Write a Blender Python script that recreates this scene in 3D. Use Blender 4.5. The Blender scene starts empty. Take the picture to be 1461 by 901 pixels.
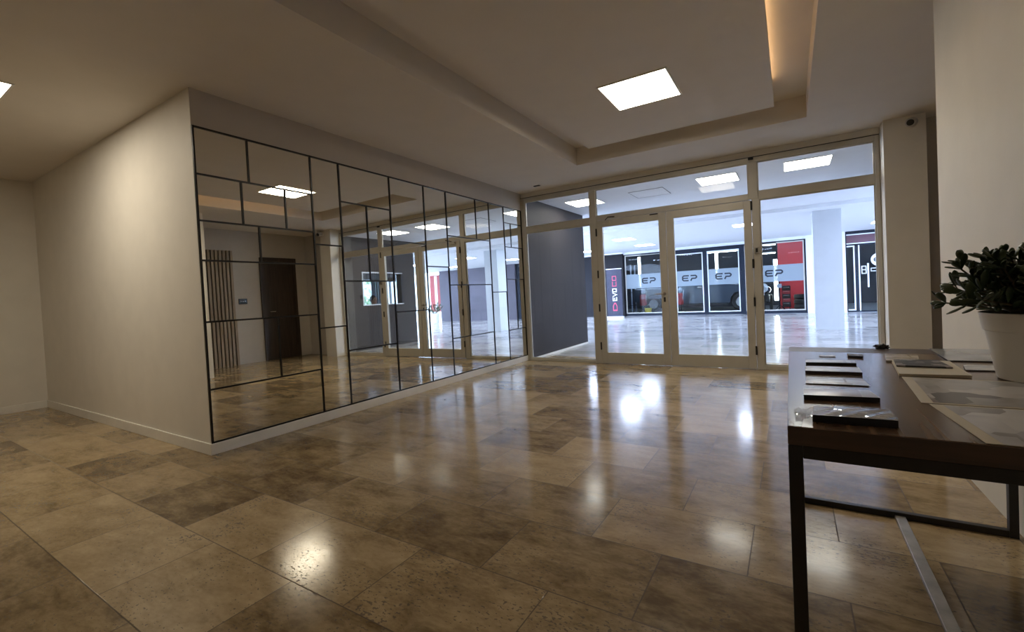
import bpy, bmesh, math, random
from mathutils import Vector, Matrix
random.seed(7)
PI = math.pi
COL = bpy.context.scene.collection

# ------------------------------------------------------------------ materials
def nodes(name):
    m = bpy.data.materials.new(name); m.use_nodes = True
    nt = m.node_tree
    for n in list(nt.nodes): nt.nodes.remove(n)
    out = nt.nodes.new('ShaderNodeOutputMaterial')
    return m, nt, out
def N(nt, t, **kw):
    n = nt.nodes.new(t)
    for k, v in kw.items():
        if k in n.inputs: n.inputs[k].default_value = v
        else: setattr(n, k, v)
    return n
def lk(nt, a, ao, b, bi): nt.links.new(a.outputs[ao], b.inputs[bi])
def c4(c): return (c[0], c[1], c[2], 1.0)

def pbr(name, color, rough=0.5, metal=0.0, var=0.06, scale=8.0, bump=0.0, bscale=60.0, spec=0.5, coat=0.0, stretch=None):
    m, nt, out = nodes(name)
    b = N(nt, 'ShaderNodeBsdfPrincipled')
    b.inputs['Roughness'].default_value = rough
    b.inputs['Metallic'].default_value = metal
    b.inputs['Specular IOR Level'].default_value = spec
    b.inputs['Coat Weight'].default_value = coat
    tc = N(nt, 'ShaderNodeTexCoord'); mp = N(nt, 'ShaderNodeMapping')
    if stretch: mp.inputs['Scale'].default_value = stretch
    lk(nt, tc, 'Object', mp, 'Vector')
    no = N(nt, 'ShaderNodeTexNoise'); no.inputs['Scale'].default_value = scale; no.inputs['Detail'].default_value = 4
    lk(nt, mp, 'Vector', no, 'Vector')
    r = N(nt, 'ShaderNodeValToRGB')
    r.color_ramp.elements[0].position = 0.3; r.color_ramp.elements[1].position = 0.7
    r.color_ramp.elements[0].color = c4([max(0, x*(1-var)) for x in color])
    r.color_ramp.elements[1].color = c4([min(1, x*(1+var)) for x in color])
    lk(nt, no, 'Fac', r, 'Fac'); lk(nt, r, 'Color', b, 'Base Color')
    if bump:
        n2 = N(nt, 'ShaderNodeTexNoise'); n2.inputs['Scale'].default_value = bscale; n2.inputs['Detail'].default_value = 3
        lk(nt, tc, 'Object', n2, 'Vector')
        bp = N(nt, 'ShaderNodeBump'); bp.inputs['Strength'].default_value = bump; bp.inputs['Distance'].default_value = 0.004
        lk(nt, n2, 'Fac', bp, 'Height'); lk(nt, bp, 'Normal', b, 'Normal')
    lk(nt, b, 'BSDF', out, 'Surface')
    return m

def emit(name, color, strength):
    m, nt, out = nodes(name)
    e = N(nt, 'ShaderNodeEmission'); e.inputs['Color'].default_value = c4(color); e.inputs['Strength'].default_value = strength
    lk(nt, e, 'Emission', out, 'Surface')
    return m

def glass(name, tint=(0.96, 0.98, 0.98), refl=1.0):
    m, nt, out = nodes(name)
    t = N(nt, 'ShaderNodeBsdfTransparent'); t.inputs['Color'].default_value = c4(tint)
    g = N(nt, 'ShaderNodeBsdfGlossy'); g.inputs['Roughness'].default_value = 0.01
    f = N(nt, 'ShaderNodeFresnel'); f.inputs['IOR'].default_value = 1.45
    mu = N(nt, 'ShaderNodeMath', operation='MULTIPLY'); mu.inputs[1].default_value = 0.30*refl
    mx = N(nt, 'ShaderNodeMixShader')
    lk(nt, f, 'Fac', mu, 0); lk(nt, mu, 'Value', mx, 'Fac')
    nt.links.new(t.outputs[0], mx.inputs[1]); nt.links.new(g.outputs[0], mx.inputs[2])
    lk(nt, mx, 'Shader', out, 'Surface')
    return m

def frosted(name, color, alpha):
    m, nt, out = nodes(name)
    t = N(nt, 'ShaderNodeBsdfTransparent')
    d = N(nt, 'ShaderNodeBsdfDiffuse'); d.inputs['Color'].default_value = c4(color)
    tl = N(nt, 'ShaderNodeBsdfTranslucent'); tl.inputs['Color'].default_value = c4(color)
    m1 = N(nt, 'ShaderNodeMixShader'); m1.inputs['Fac'].default_value = 0.4
    nt.links.new(d.outputs[0], m1.inputs[1]); nt.links.new(tl.outputs[0], m1.inputs[2])
    m2 = N(nt, 'ShaderNodeMixShader'); m2.inputs['Fac'].default_value = alpha
    nt.links.new(t.outputs[0], m2.inputs[1]); nt.links.new(m1.outputs[0], m2.inputs[2])
    lk(nt, m2, 'Shader', out, 'Surface')
    return m

TL, TH, TX0, TY0 = 0.611, 0.4007, 2.904, 0.2     # stone tile length, height and a joint corner
def tile_floor(name, tones):
    m, nt, out = nodes(name)
    b = N(nt, 'ShaderNodeBsdfPrincipled')
    geo = N(nt, 'ShaderNodeTexCoord'); sx = N(nt, 'ShaderNodeSeparateXYZ'); lk(nt, geo, 'Object', sx, 0)
    def M(op, a, bb=None, c=None):
        n = N(nt, 'ShaderNodeMath', operation=op)
        for i, v in enumerate((a, bb, c)):
            if v is None: continue
            if isinstance(v, (int, float)): n.inputs[i].default_value = v
            else: nt.links.new(v, n.inputs[i])
        return n.outputs[0]
    v = M('DIVIDE', M('SUBTRACT', sx.outputs['Y'], TY0), TH)
    row = M('FLOOR', v); fv = M('SUBTRACT', v, row)
    odd = M('FLOORED_MODULO', row, 2.0)
    u = M('ADD', M('DIVIDE', M('SUBTRACT', sx.outputs['X'], TX0), TL), M('MULTIPLY', odd, 0.5))
    colm = M('FLOOR', u); fu = M('SUBTRACT', u, colm)
    # distance to the joint in metres
    du = M('MULTIPLY', M('MINIMUM', fu, M('SUBTRACT', 1.0, fu)), TL)
    dv = M('MULTIPLY', M('MINIMUM', fv, M('SUBTRACT', 1.0, fv)), TH)
    dj = M('MINIMUM', du, dv)
    joint = M('LESS_THAN', dj, 0.0023)
    cid = N(nt, 'ShaderNodeCombineXYZ'); nt.links.new(colm, cid.inputs[0]); nt.links.new(row, cid.inputs[1])
    wn = N(nt, 'ShaderNodeTexWhiteNoise', noise_dimensions='3D'); lk(nt, cid, 0, wn, 'Vector')
    # per-tile offset of the stone pattern
    off = N(nt, 'ShaderNodeVectorMath', operation='SCALE'); lk(nt, wn, 'Color', off, 0); off.inputs['Scale'].default_value = 37.0
    add = N(nt, 'ShaderNodeVectorMath', operation='ADD'); lk(nt, geo, 'Object', add, 0); lk(nt, off, 0, add, 1)
    mp = N(nt, 'ShaderNodeMapping'); mp.inputs['Scale'].default_value = (1.0, 2.1, 1.0); lk(nt, add, 0, mp, 0)
    n1 = N(nt, 'ShaderNodeTexNoise'); n1.inputs['Scale'].default_value = 4.2; n1.inputs['Detail'].default_value = 10; n1.inputs['Roughness'].default_value = 0.68; n1.inputs['Distortion'].default_value = 0.3
    lk(nt, mp, 0, n1, 'Vector')
    n2 = N(nt, 'ShaderNodeTexNoise'); n2.inputs['Scale'].default_value = 34.0; n2.inputs['Detail'].default_value = 5; lk(nt, mp, 0, n2, 'Vector')
    tone = M('ADD', M('MULTIPLY', n1.outputs['Fac'], 0.80), M('ADD', M('MULTIPLY', n2.outputs['Fac'], 0.20), M('MULTIPLY', M('SUBTRACT', wn.outputs['Value'], 0.5), 0.27)))
    r = N(nt, 'ShaderNodeValToRGB'); e = r.color_ramp.elements
    e[0].position = 0.28; e[0].color = c4(tones[0])
    e[1].position = 0.76; e[1].color = c4(tones[3])
    x = e.new(0.42); x.color = c4(tones[1])
    x = e.new(0.56); x.color = c4(tones[2])
    nt.links.new(tone, r.inputs['Fac'])
    # pits of the travertine, gathered in patches
    pz = N(nt, 'ShaderNodeMapping'); pz.inputs['Scale'].default_value = (1.0, 1.7, 1.0); lk(nt, add, 0, pz, 0)
    n3 = N(nt, 'ShaderNodeTexNoise'); n3.inputs['Scale'].default_value = 62.0; n3.inputs['Detail'].default_value = 2; lk(nt, pz, 0, n3, 'Vector')
    n4 = N(nt, 'ShaderNodeTexNoise'); n4.inputs['Scale'].default_value = 4.0; n4.inputs['Detail'].default_value = 2; lk(nt, add, 0, n4, 'Vector')
    pit = M('GREATER_THAN', M('ADD', n3.outputs['Fac'], M('MULTIPLY', n4.outputs['Fac'], 0.42)), 0.872)
    dark = M('MAXIMUM', M('MULTIPLY', joint, 0.75), M('MULTIPLY', pit, 0.7))
    mx = N(nt, 'ShaderNodeMixRGB'); mx.inputs['Color2'].default_value = (0.06, 0.042, 0.028, 1)
    nt.links.new(dark, mx.inputs['Fac']); lk(nt, r, 'Color', mx, 'Color1'); lk(nt, mx, 'Color', b, 'Base Color')
    rr = M('ADD', M('MULTIPLY', n1.outputs['Fac'], 0.085), M('ADD', 0.102, M('MULTIPLY', dark, 0.4)))
    nt.links.new(rr, b.inputs['Roughness'])
    nt.links.new(M('MULTIPLY', M('SUBTRACT', 1.0, dark), 0.52), b.inputs['Specular IOR Level'])
    bp = N(nt, 'ShaderNodeBump'); bp.inputs['Strength'].default_value = 0.22; bp.inputs['Distance'].default_value = 0.0015
    h = M('SUBTRACT', M('MULTIPLY', n1.outputs['Fac'], 0.5), dark); nt.links.new(h, bp.inputs['Height'])
    lk(nt, bp, 'Normal', b, 'Normal')
    lk(nt, b, 'BSDF', out, 'Surface')
    return m

def wood(name, dark, light, axis='x', scale=1.0, rough=0.35):
    m, nt, out = nodes(name)
    b = N(nt, 'ShaderNodeBsdfPrincipled'); b.inputs['Roughness'].default_value = rough
    tc = N(nt, 'ShaderNodeTexCoord'); mp = N(nt, 'ShaderNodeMapping'); lk(nt, tc, 'Object', mp, 0)
    s = {'x': (1.2, 22, 22), 'y': (22, 1.2, 22), 'z': (22, 22, 1.2)}[axis]
    mp.inputs['Scale'].default_value = [v*scale for v in s]
    n = N(nt, 'ShaderNodeTexNoise'); n.inputs['Scale'].default_value = 1.6; n.inputs['Detail'].default_value = 7; n.inputs['Distortion'].default_value = 0.6
    lk(nt, mp, 0, n, 'Vector')
    r = N(nt, 'ShaderNodeValToRGB'); r.color_ramp.elements[0].position = .3; r.color_ramp.elements[1].position = .72
    r.color_ramp.elements[0].color = c4(dark); r.color_ramp.elements[1].color = c4(light)
    lk(nt, n, 'Fac', r, 'Fac'); lk(nt, r, 'Color', b, 'Base Color')
    bp = N(nt, 'ShaderNodeBump'); bp.inputs['Strength'].default_value = 0.2; bp.inputs['Distance'].default_value = 0.002
    lk(nt, n, 'Fac', bp, 'Height'); lk(nt, bp, 'Normal', b, 'Normal')
    lk(nt, b, 'BSDF', out, 'Surface')
    return m

def printed(name, cols, scale=9.0, rough=0.25, stretch=(1, 1, 1)):
    """photo-like print on coated paper: a few soft blotches of ink"""
    m, nt, out = nodes(name)
    b = N(nt, 'ShaderNodeBsdfPrincipled'); b.inputs['Roughness'].default_value = rough
    tc = N(nt, 'ShaderNodeTexCoord'); mp = N(nt, 'ShaderNodeMapping'); mp.inputs['Scale'].default_value = stretch; lk(nt, tc, 'Object', mp, 0)
    v = N(nt, 'ShaderNodeTexVoronoi', distance='CHEBYCHEV'); v.inputs['Scale'].default_value = scale; lk(nt, mp, 0, v, 'Vector')
    n = N(nt, 'ShaderNodeTexNoise'); n.inputs['Scale'].default_value = scale*1.5; lk(nt, mp, 0, n, 'Vector')
    s = N(nt, 'ShaderNodeSeparateColor'); lk(nt, v, 'Color', s, 0)
    a = N(nt, 'ShaderNodeMath', operation='MULTIPLY_ADD'); lk(nt, s, 0, a, 0); a.inputs[1].default_value = .9
    q = N(nt, 'ShaderNodeMath', operation='MULTIPLY'); lk(nt, n, 'Fac', q, 0); q.inputs[1].default_value = .35; lk(nt, q, 0, a, 2)
    d = N(nt, 'ShaderNodeMath', operation='SUBTRACT'); lk(nt, a, 0, d, 0); d.inputs[1].default_value = .12
    r = N(nt, 'ShaderNodeValToRGB'); r.color_ramp.interpolation = 'EASE'
    while len(r.color_ramp.elements) < len(cols): r.color_ramp.elements.new(0.5)
    for i, c in enumerate(cols):
        r.color_ramp.elements[i].position = 0.1 + 0.8*i/(len(cols)-1); r.color_ramp.elements[i].color = c4(c)
    lk(nt, d, 0, r, 'Fac'); lk(nt, r, 'Color', b, 'Base Color'); lk(nt, b, 'BSDF', out, 'Surface')
    return m

MT = {}
MT['wall'] = pbr('warm white wall paint', (0.78, 0.745, 0.68), 0.6, var=0.025, scale=5, bump=0.12, bscale=140)
MT['ceil'] = pbr('ceiling paint', (0.74, 0.69, 0.63), 0.75, var=0.02, scale=4, bump=0.08, bscale=160)
MT['darkened'] = pbr('taupe paint toned for shade', (0.50, 0.455, 0.40), 0.75, var=0.02)  # shade above the mirror put into the colour; recess walls share it
MT['base'] = pbr('white skirting', (0.82, 0.80, 0.75), 0.4, var=0.03)
MT['gceil'] = pbr('gallery ceiling paint', (0.80, 0.81, 0.84), 0.7, var=0.02)
MT['gwall'] = pbr('white gallery plaster', (0.82, 0.83, 0.86), 0.6, var=0.02)
MT['gcol'] = pbr('pale grey column paint', (0.56, 0.58, 0.61), 0.6, var=0.02)
MT['grey'] = pbr('dark grey wall paint', (0.050, 0.045, 0.047), 0.6, var=0.10, scale=2.5, bump=0.1, spec=0.2)
MT['violet'] = pbr('violet grey cladding', (0.105, 0.098, 0.125), 0.55, var=0.08, scale=2, spec=0.2)
MT['black_wall'] = pbr('black cladding', (0.016, 0.015, 0.018), 0.6, var=0.2, spec=0.15)
MT['floor'] = tile_floor('travertine tiles', [(0.135, 0.090, 0.043), (0.285, 0.204, 0.108), (0.425, 0.315, 0.178), (0.570, 0.440, 0.265)])
MT['gfloor'] = tile_floor('travertine lightened for daylight', [(0.30, 0.29, 0.29), (0.44, 0.43, 0.43), (0.56, 0.55, 0.55), (0.70, 0.69, 0.69)])  # lobby stone made paler so the gallery looks brightly lit
MT['shopfloor'] = pbr('workshop concrete', (0.36, 0.40, 0.44), 0.3, var=0.12, scale=3)
MT['alu'] = pbr('satin aluminium frame', (0.56, 0.535, 0.475), 0.42, metal=0.15, var=0.04, scale=6)
MT['gasket'] = pbr('black gasket', (0.012, 0.011, 0.010), 0.5)
MT['glass'] = glass('clear glass')
MT['mirror'] = pbr('grey tinted mirror', (0.87, 0.86, 0.80), 0.008, metal=1.0, var=0.0)
MT['strip'] = pbr('black metal strip', (0.010, 0.009, 0.009), 0.35, metal=0.3)
MT['steel_black'] = pbr('black powder coated steel', (0.016, 0.013, 0.012), 0.45, var=0.2, scale=30)
MT['steel_bright'] = pbr('worn flat steel bar', (0.42, 0.40, 0.37), 0.35, metal=0.7, var=0.2, scale=14)
MT['chrome'] = pbr('brushed metal', (0.62, 0.58, 0.54), 0.25, metal=0.9)
MT['walnut'] = wood('walnut veneer', (0.075, 0.042, 0.026), (0.215, 0.135, 0.088), 'y', 1.0, 0.20)
MT['walnut_x'] = wood('walnut veneer edge', (0.046, 0.027, 0.019), (0.110, 0.066, 0.044), 'x', 1.0, 0.4)
MT['darkwood'] = wood('dark stained door', (0.020, 0.012, 0.008), (0.052, 0.032, 0.020), 'z', 1.0, 0.5)
MT['slat'] = wood('oak slat', (0.22, 0.165, 0.11), (0.42, 0.33, 0.23), 'z', 1.0, 0.5)
MT['slatgap'] = pbr('black felt backing', (0.012, 0.010, 0.009), 0.9)
MT['plastic_white'] = pbr('white plastic', (0.74, 0.71, 0.655), 0.45, var=0.02)
MT['plastic_black'] = pbr('black plastic', (0.012, 0.012, 0.013), 0.35)
MT['paper'] = pbr('paper', (0.78, 0.76, 0.71), 0.55, var=0.02)
MT['paper_cream'] = pbr('cream paper', (0.66, 0.60, 0.48), 0.55, var=0.04)
MT['soil'] = pbr('potting soil', (0.035, 0.022, 0.014), 0.95, var=0.5, scale=80, bump=0.6)
MT['leaf'] = pbr('succulent leaf', (0.038, 0.062, 0.024), 0.33, var=0.35, scale=16)
MT['stem'] = pbr('green brown stem', (0.095, 0.075, 0.040), 0.6, var=0.2, scale=40)
MT['lamp_in'] = emit('warm led diffuser', (1.0, 0.885, 0.70), 29.0)
MT['lamp_g'] = emit('gallery led diffuser', (1.0, 0.94, 0.84), 26.0)
MT['lamp_far'] = emit('cool led diffuser', (0.64, 0.74, 1.0), 66.0)
MT['tube'] = emit('white fluorescent tube', (0.86, 0.95, 1.0), 24.0)
MT['cove'] = emit('amber led tape', (1.0, 0.62, 0.30), 8.0)
MT['lamp_frame'] = pbr('white lamp trim', (0.8, 0.79, 0.76), 0.4)
MT['frost'] = frosted('frosted film', (0.43, 0.50, 0.56), 0.84)
MT['logo'] = pbr('dark vinyl lettering', (0.012, 0.018, 0.032), 0.5)
MT['white_vinyl'] = pbr('white vinyl lettering', (0.82, 0.86, 0.9), 0.5)
MT['red'] = pbr('red painted wall', (0.46, 0.030, 0.035), 0.45, var=0.08)
MT['redobj'] = pbr('red enamel', (0.33, 0.028, 0.034), 0.35, var=0.1)
MT['yellow'] = pbr('yellow plastic', (0.62, 0.50, 0.06), 0.4)
MT['shopframe'] = pbr('dark shopfront frame', (0.012, 0.017, 0.030), 0.5, spec=0.2)
MT['whiteframe'] = pbr('white shopfront edging', (0.78, 0.82, 0.88), 0.4)
MT['truck'] = pbr('dark blue grey car paint', (0.055, 0.075, 0.105), 0.22, metal=0.3, coat=0.6, var=0.03)
MT['tyre'] = pbr('rubber', (0.014, 0.014, 0.015), 0.75)
MT['alloy'] = pbr('alloy wheel', (0.55, 0.58, 0.62), 0.3, metal=0.8)
MT['carglass'] = pbr('tinted car window', (0.010, 0.013, 0.018), 0.08)
MT['banner'] = pbr('dark slate banner fabric', (0.050, 0.052, 0.075), 0.7, var=0.10, scale=3, spec=0.15)
MT['pink'] = pbr('crimson print', (0.55, 0.055, 0.12), 0.5)
MT['cloth_dark'] = pbr('dark navy cloth', (0.018, 0.018, 0.026), 0.9)
MT['skin'] = pbr('skin', (0.36, 0.19, 0.13), 0.5, var=0.05)
MT['hair'] = pbr('black hair', (0.010, 0.008, 0.008), 0.5)
MT['asphalt'] = pbr('pale street paving', (0.45, 0.46, 0.47), 0.8, var=0.1)
MT['facadewhite'] = pbr('pale street facade', (0.75, 0.80, 0.80), 0.7)
MT['curtain'] = pbr('pale blue blind', (0.48, 0.56, 0.68), 0.7)
MT['spine_shade'] = pbr('mauve paper in spine shade', (0.055, 0.040, 0.042), 0.5)  # dark tone stands in for the unlit front of a booklet
MT['film'] = glass('clear plastic film', (0.97, 0.97, 0.97), 1.6)

# ------------------------------------------------------------------ mesh helpers
class MB:
    def __init__(s): s.v = []; s.f = []
    def add(s, vs, fs):
        b = len(s.v); s.v += [Vector(p) for p in vs]; s.f += [tuple(b+i for i in q) for q in fs]; return s
    def box(s, x0, x1, y0, y1, z0, z1):
        return s.add([(x0,y0,z0),(x1,y0,z0),(x1,y1,z0),(x0,y1,z0),(x0,y0,z1),(x1,y0,z1),(x1,y1,z1),(x0,y1,z1)],
                     [(0,3,2,1),(4,5,6,7),(0,1,5,4),(1,2,6,5),(2,3,7,6),(3,0,4,7)])
    def hexa(s, b4, t4):   # bottom and top quads
        return s.add(list(b4)+list(t4), [(0,3,2,1),(4,5,6,7),(0,1,5,4),(1,2,6,5),(2,3,7,6),(3,0,4,7)])
    def cyl(s, p0, p1, r0, r1=None, n=20, caps=True):
        r1 = r0 if r1 is None else r1
        p0, p1 = Vector(p0), Vector(p1); d = (p1-p0).normalized()
        a = d.orthogonal().normalized(); b = d.cross(a)
        vs = []
        for p, r in ((p0, r0), (p1, r1)):
            for i in range(n):
                t = 2*PI*i/n; vs.append(p + a*(r*math.cos(t)) + b*(r*math.sin(t)))
        fs = [(i, (i+1) % n, n+(i+1) % n, n+i) for i in range(n)]
        if caps: fs += [tuple(range(n-1, -1, -1)), tuple(range(n, 2*n))]
        return s.add(vs, fs)
    def lathe(s, c, prof, n=40, axis='z', closed=False):
        vs = []
        for r, h in prof:
            for i in range(n):
                t = 2*PI*i/n; a, b = r*math.cos(t), r*math.sin(t)
                vs.append({'z': (c[0]+a, c[1]+b, c[2]+h), 'x': (c[0]+h, c[1]+a, c[2]+b), 'y': (c[0]+a, c[1]+h, c[2]+b)}[axis])
        fs = []
        m = len(prof)
        for j in range(m-1 + (1 if closed else 0)):
            k = (j+1) % m
            for i in range(n): fs.append((j*n+i, j*n+(i+1) % n, k*n+(i+1) % n, k*n+i))
        return s.add(vs, fs)
    def tube(s, pts, r, n=10):
        pts = [Vector(p) for p in pts]; rs = r if isinstance(r, (list, tuple)) else [r]*len(pts)
        vs = []; up = None
        for i, p in enumerate(pts):
            d = (pts[min(i+1, len(pts)-1)] - pts[max(i-1, 0)]).normalized()
            a = d.orthogonal().normalized() if up is None else (up - d*up.dot(d)).normalized()
            up = a; b = d.cross(a)
            for k in range(n):
                t = 2*PI*k/n; vs.append(p + a*(rs[i]*math.cos(t)) + b*(rs[i]*math.sin(t)))
        fs = []
        for i in range(len(pts)-1):
            for k in range(n): fs.append((i*n+k, i*n+(k+1) % n, (i+1)*n+(k+1) % n, (i+1)*n+k))
        fs += [tuple(range(n-1, -1, -1)), tuple(range((len(pts)-1)*n, len(pts)*n))]
        return s.add(vs, fs)
    def ball(s, c, r, n=16, m=10, sc=(1, 1, 1)):
        vs = []; fs = []
        for j in range(m+1):
            ph = PI*j/m
            for i in range(n):
                t = 2*PI*i/n
                vs.append((c[0]+sc[0]*r*math.sin(ph)*math.cos(t), c[1]+sc[1]*r*math.sin(ph)*math.sin(t), c[2]+sc[2]*r*math.cos(ph)))
        for j in range(m):
            for i in range(n): fs.append((j*n+i, (j+1)*n+i, (j+1)*n+(i+1) % n, j*n+(i+1) % n))
        return s.add(vs, fs)
    def prism(s, poly, fn, d0, d1):   # poly 2-D, fn(u, v, d) -> 3-D
        n = len(poly)
        vs = [fn(u, v, d0) for u, v in poly] + [fn(u, v, d1) for u, v in poly]
        fs = [tuple(range(n-1, -1, -1)), tuple(range(n, 2*n))] + [(i, (i+1) % n, n+(i+1) % n, n+i) for i in range(n)]
        return s.add(vs, fs)
    def stroke(s, path, w, fn, d0, d1):   # ribbon along a 2-D path
        P = [Vector(p) for p in path]; L = []; R = []
        for i, p in enumerate(P):
            a = (P[i]-P[i-1]).normalized() if i else None
            b = (P[i+1]-P[i]).normalized() if i < len(P)-1 else None
            a = a or b; b = b or a
            na, nb = Vector((-a.y, a.x)), Vector((-b.y, b.x))
            m = (na+nb).normalized(); k = w/2/max(0.4, m.dot(na))
            L.append(p+m*k); R.append(p-m*k)
        for i in range(len(P)-1):
            s.prism([L[i], R[i], R[i+1], L[i+1]], fn, d0, d1)
        return s
    def build(s, name, mat, parent=None, bevel=0.0, smooth=False, seg=2):
        me = bpy.data.meshes.new(name)
        off = wloc(parent)
        me.from_pydata([v-off for v in s.v], [], s.f); me.update()
        bm = bmesh.new(); bm.from_mesh(me); bmesh.ops.recalc_face_normals(bm, faces=bm.faces[:]); bm.to_mesh(me); bm.free()
        if smooth:
            for p in me.polygons: p.use_smooth = True
            me.set_sharp_from_angle(angle=math.radians(38))
        me.materials.append(mat)
        o = bpy.data.objects.new(name, me); COL.objects.link(o)
        if parent: o.parent = parent
        if bevel:
            b = o.modifiers.new('bevel', 'BEVEL'); b.width = bevel; b.segments = seg; b.limit_method = 'ANGLE'
        return o

def wloc(o):
    v = Vector((0, 0, 0))
    while o is not None: v = v + Vector(o.location); o = o.parent
    return v
def tag(o, label=None, cat=None, group=None, kind=None):
    if label: o['label'] = label
    if cat: o['category'] = cat
    if group: o['group'] = group
    if kind: o['kind'] = kind
    return o
def thing(name, label, cat, loc=(0, 0, 0), group=None, kind=None):
    o = bpy.data.objects.new(name, None); COL.objects.link(o); o.location = loc; o.empty_display_size = 0.1
    return tag(o, label, cat, group, kind)
def struct(name, mb, mat, label, cat, bevel=0.0):
    return tag(mb.build(name, mat, None, bevel), label, cat, None, 'structure')
def sbox(name, mat, label, cat, *b, bevel=0.0): return struct(name, MB().box(*b), mat, label, cat, bevel)
def copy_tree(o, parent=None):
    c = o.copy(); COL.objects.link(c)
    if parent: c.parent = parent
    for ch in list(o.children): copy_tree(ch, c)
    return c

# ------------------------------------------------------------------ dimensions
L = 4.589           # front plane of the glazed entrance
ZC = 2.685          # low ceiling
ZG = 2.63           # gallery ceiling
SY = 15.8           # shopfront plane
WX = 4.45           # right wall

# ------------------------------------------------------------------ floor, walls, ceilings
sbox('floor', MT['floor'], 'polished beige brown travertine tile floor of the lobby', 'floor', -4.25, 6.0, -4.75, L+0.56, -0.2, 0.0)
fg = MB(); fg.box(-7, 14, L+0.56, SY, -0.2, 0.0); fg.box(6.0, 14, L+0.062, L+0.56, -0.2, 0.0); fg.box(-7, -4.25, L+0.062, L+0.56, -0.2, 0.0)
struct('floor_gallery', fg, MT['gfloor'], 'polished stone tile floor of the gallery beyond the glass, daylight put into its pale colour', 'floor')
sbox('floor_workshop', MT['shopfloor'], 'grey blue concrete floor inside the car workshop', 'floor', -4, 9.5, SY, 22.2, -0.2, 0.004)
w = MB(); w.box(-0.25, -0.007, 0.25, L+0.06, 0, 3.05)
w.v = []; w.f = []; w.box(-0.25, -0.007, 0.25, L+0.06, 0, 3.05)
sbox('trim_5', MT['darkened'], 'wall band above the mirror, shade put into its colour', 'trim', -0.0065, 0.0, 0.0, L+0.01, 2.418, ZC)
struct('wall_left', w, MT['wall'], 'cream wall that carries the mirror beside the entrance', 'wall')
sbox('wall_alcove', MT['wall'], 'cream wall left of the mirror, lit by a ceiling panel', 'wall', -4.0, -0.007, 0.0, 0.25, 0, 3.05)
sbox('wall_far_left', MT['wall'], 'cream wall at the far left edge, meeting the alcove corner', 'wall', -4.25, -4.0, -4.6, 0.25, 0, 3.05)
sbox('wall_right', MT['wall'], 'bright cream wall behind the potted plant and table', 'wall', WX, 6.0, -4.6, 1.98, 0, 3.05)
sbox('wall_back', MT['wall'], 'cream wall behind the viewer closing the lobby', 'wall', -4.25, 6.0, -4.75, -4.6, 0, 3.05)
sbox('wall_recess_side', MT['darkened'], 'shaded taupe wall of the recess, seen in the mirror with door and slats', 'wall', 5.76, 6.0, 1.98, L+0.06, 0, 3.05)
sbox('wall_recess_end', MT['darkened'], 'dark narrow wall strip between the pillar and bright right wall', 'wall', 4.89, 5.76, L-0.01, L+0.06, 0, 3.05)
sbox('pillar_entrance', MT['wall'], 'beige pillar right of the glass entrance under the camera', 'pillar', 4.553, 4.89, 4.37, L+0.06, 0, ZC)
sbox('wall_header', MT['wall'], 'beige header strip between glass entrance and ceiling', 'wall', 0.0, 4.553, L+0.012, L+0.06, 2.606, 3.05)

c = MB()
OX0, OX1, OY0, OY1 = 1.39, 3.87, -1.0, 3.72
c.box(-4.25, OX0, -4.75, L+0.06, ZC, 3.05); c.box(OX1, 6.0, -4.75, L+0.06, ZC, 3.05)
c.box(OX0, OX1, -4.75, OY0, ZC, 3.05); c.box(OX0, OX1, OY1, L+0.06, ZC, 3.05)
c.box(-4.25, 6.0, -4.75, L+0.06, 3.05, 3.12)
c.box(OX0, OX1, OY0, OY1, 2.905, 2.95)
struct('ceiling', c, MT['ceil'], 'taupe lobby ceiling with a rectangular recessed tray', 'ceiling')
PX0, PX1, PY0, PY1, PZ = 1.66, 3.60, -0.73, 3.47, 2.775
c = MB(); c.box(PX0, PX1, PY0, PY1, PZ, PZ+0.06); c.box(PX0+0.3, PX1-0.3, PY0+0.3, PY1-0.3, PZ+0.06, 2.904)
struct('ceiling_raft', c, MT['ceil'], 'flat dropped ceiling raft inside the tray, carrying the square lamp', 'ceiling')
t = thing('cove_light', 'amber light strip glowing along the right edge of the ceiling raft', 'light strip', (PX1-0.04, 1.0, PZ+0.06))
MB().box(PX1-0.065, PX1-0.03, PY0+0.1, 3.1, PZ+0.061, PZ+0.069).build('profile', MT['lamp_frame'], t)
MB().box(PX1-0.060, PX1-0.035, PY0+0.1, 3.1, PZ+0.0692, PZ+0.075).build('light_tape', MT['cove'], t)

def base(name, label, *b): sbox(name, MT['base'], label, 'baseboard', *b, bevel=0.003)
base('baseboard_left', 'white baseboard under the mirror', -0.007, 0.010, -0.012, L, 0, 0.083)
base('baseboard_alcove', 'white baseboard along the wall left of the mirror', -4.0, -0.007, -0.012, 0.0, 0, 0.085)
base('baseboard_far_left', 'white baseboard at the far left edge of the lobby', -4.0, -3.988, -4.6, -0.012, 0, 0.085)

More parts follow.
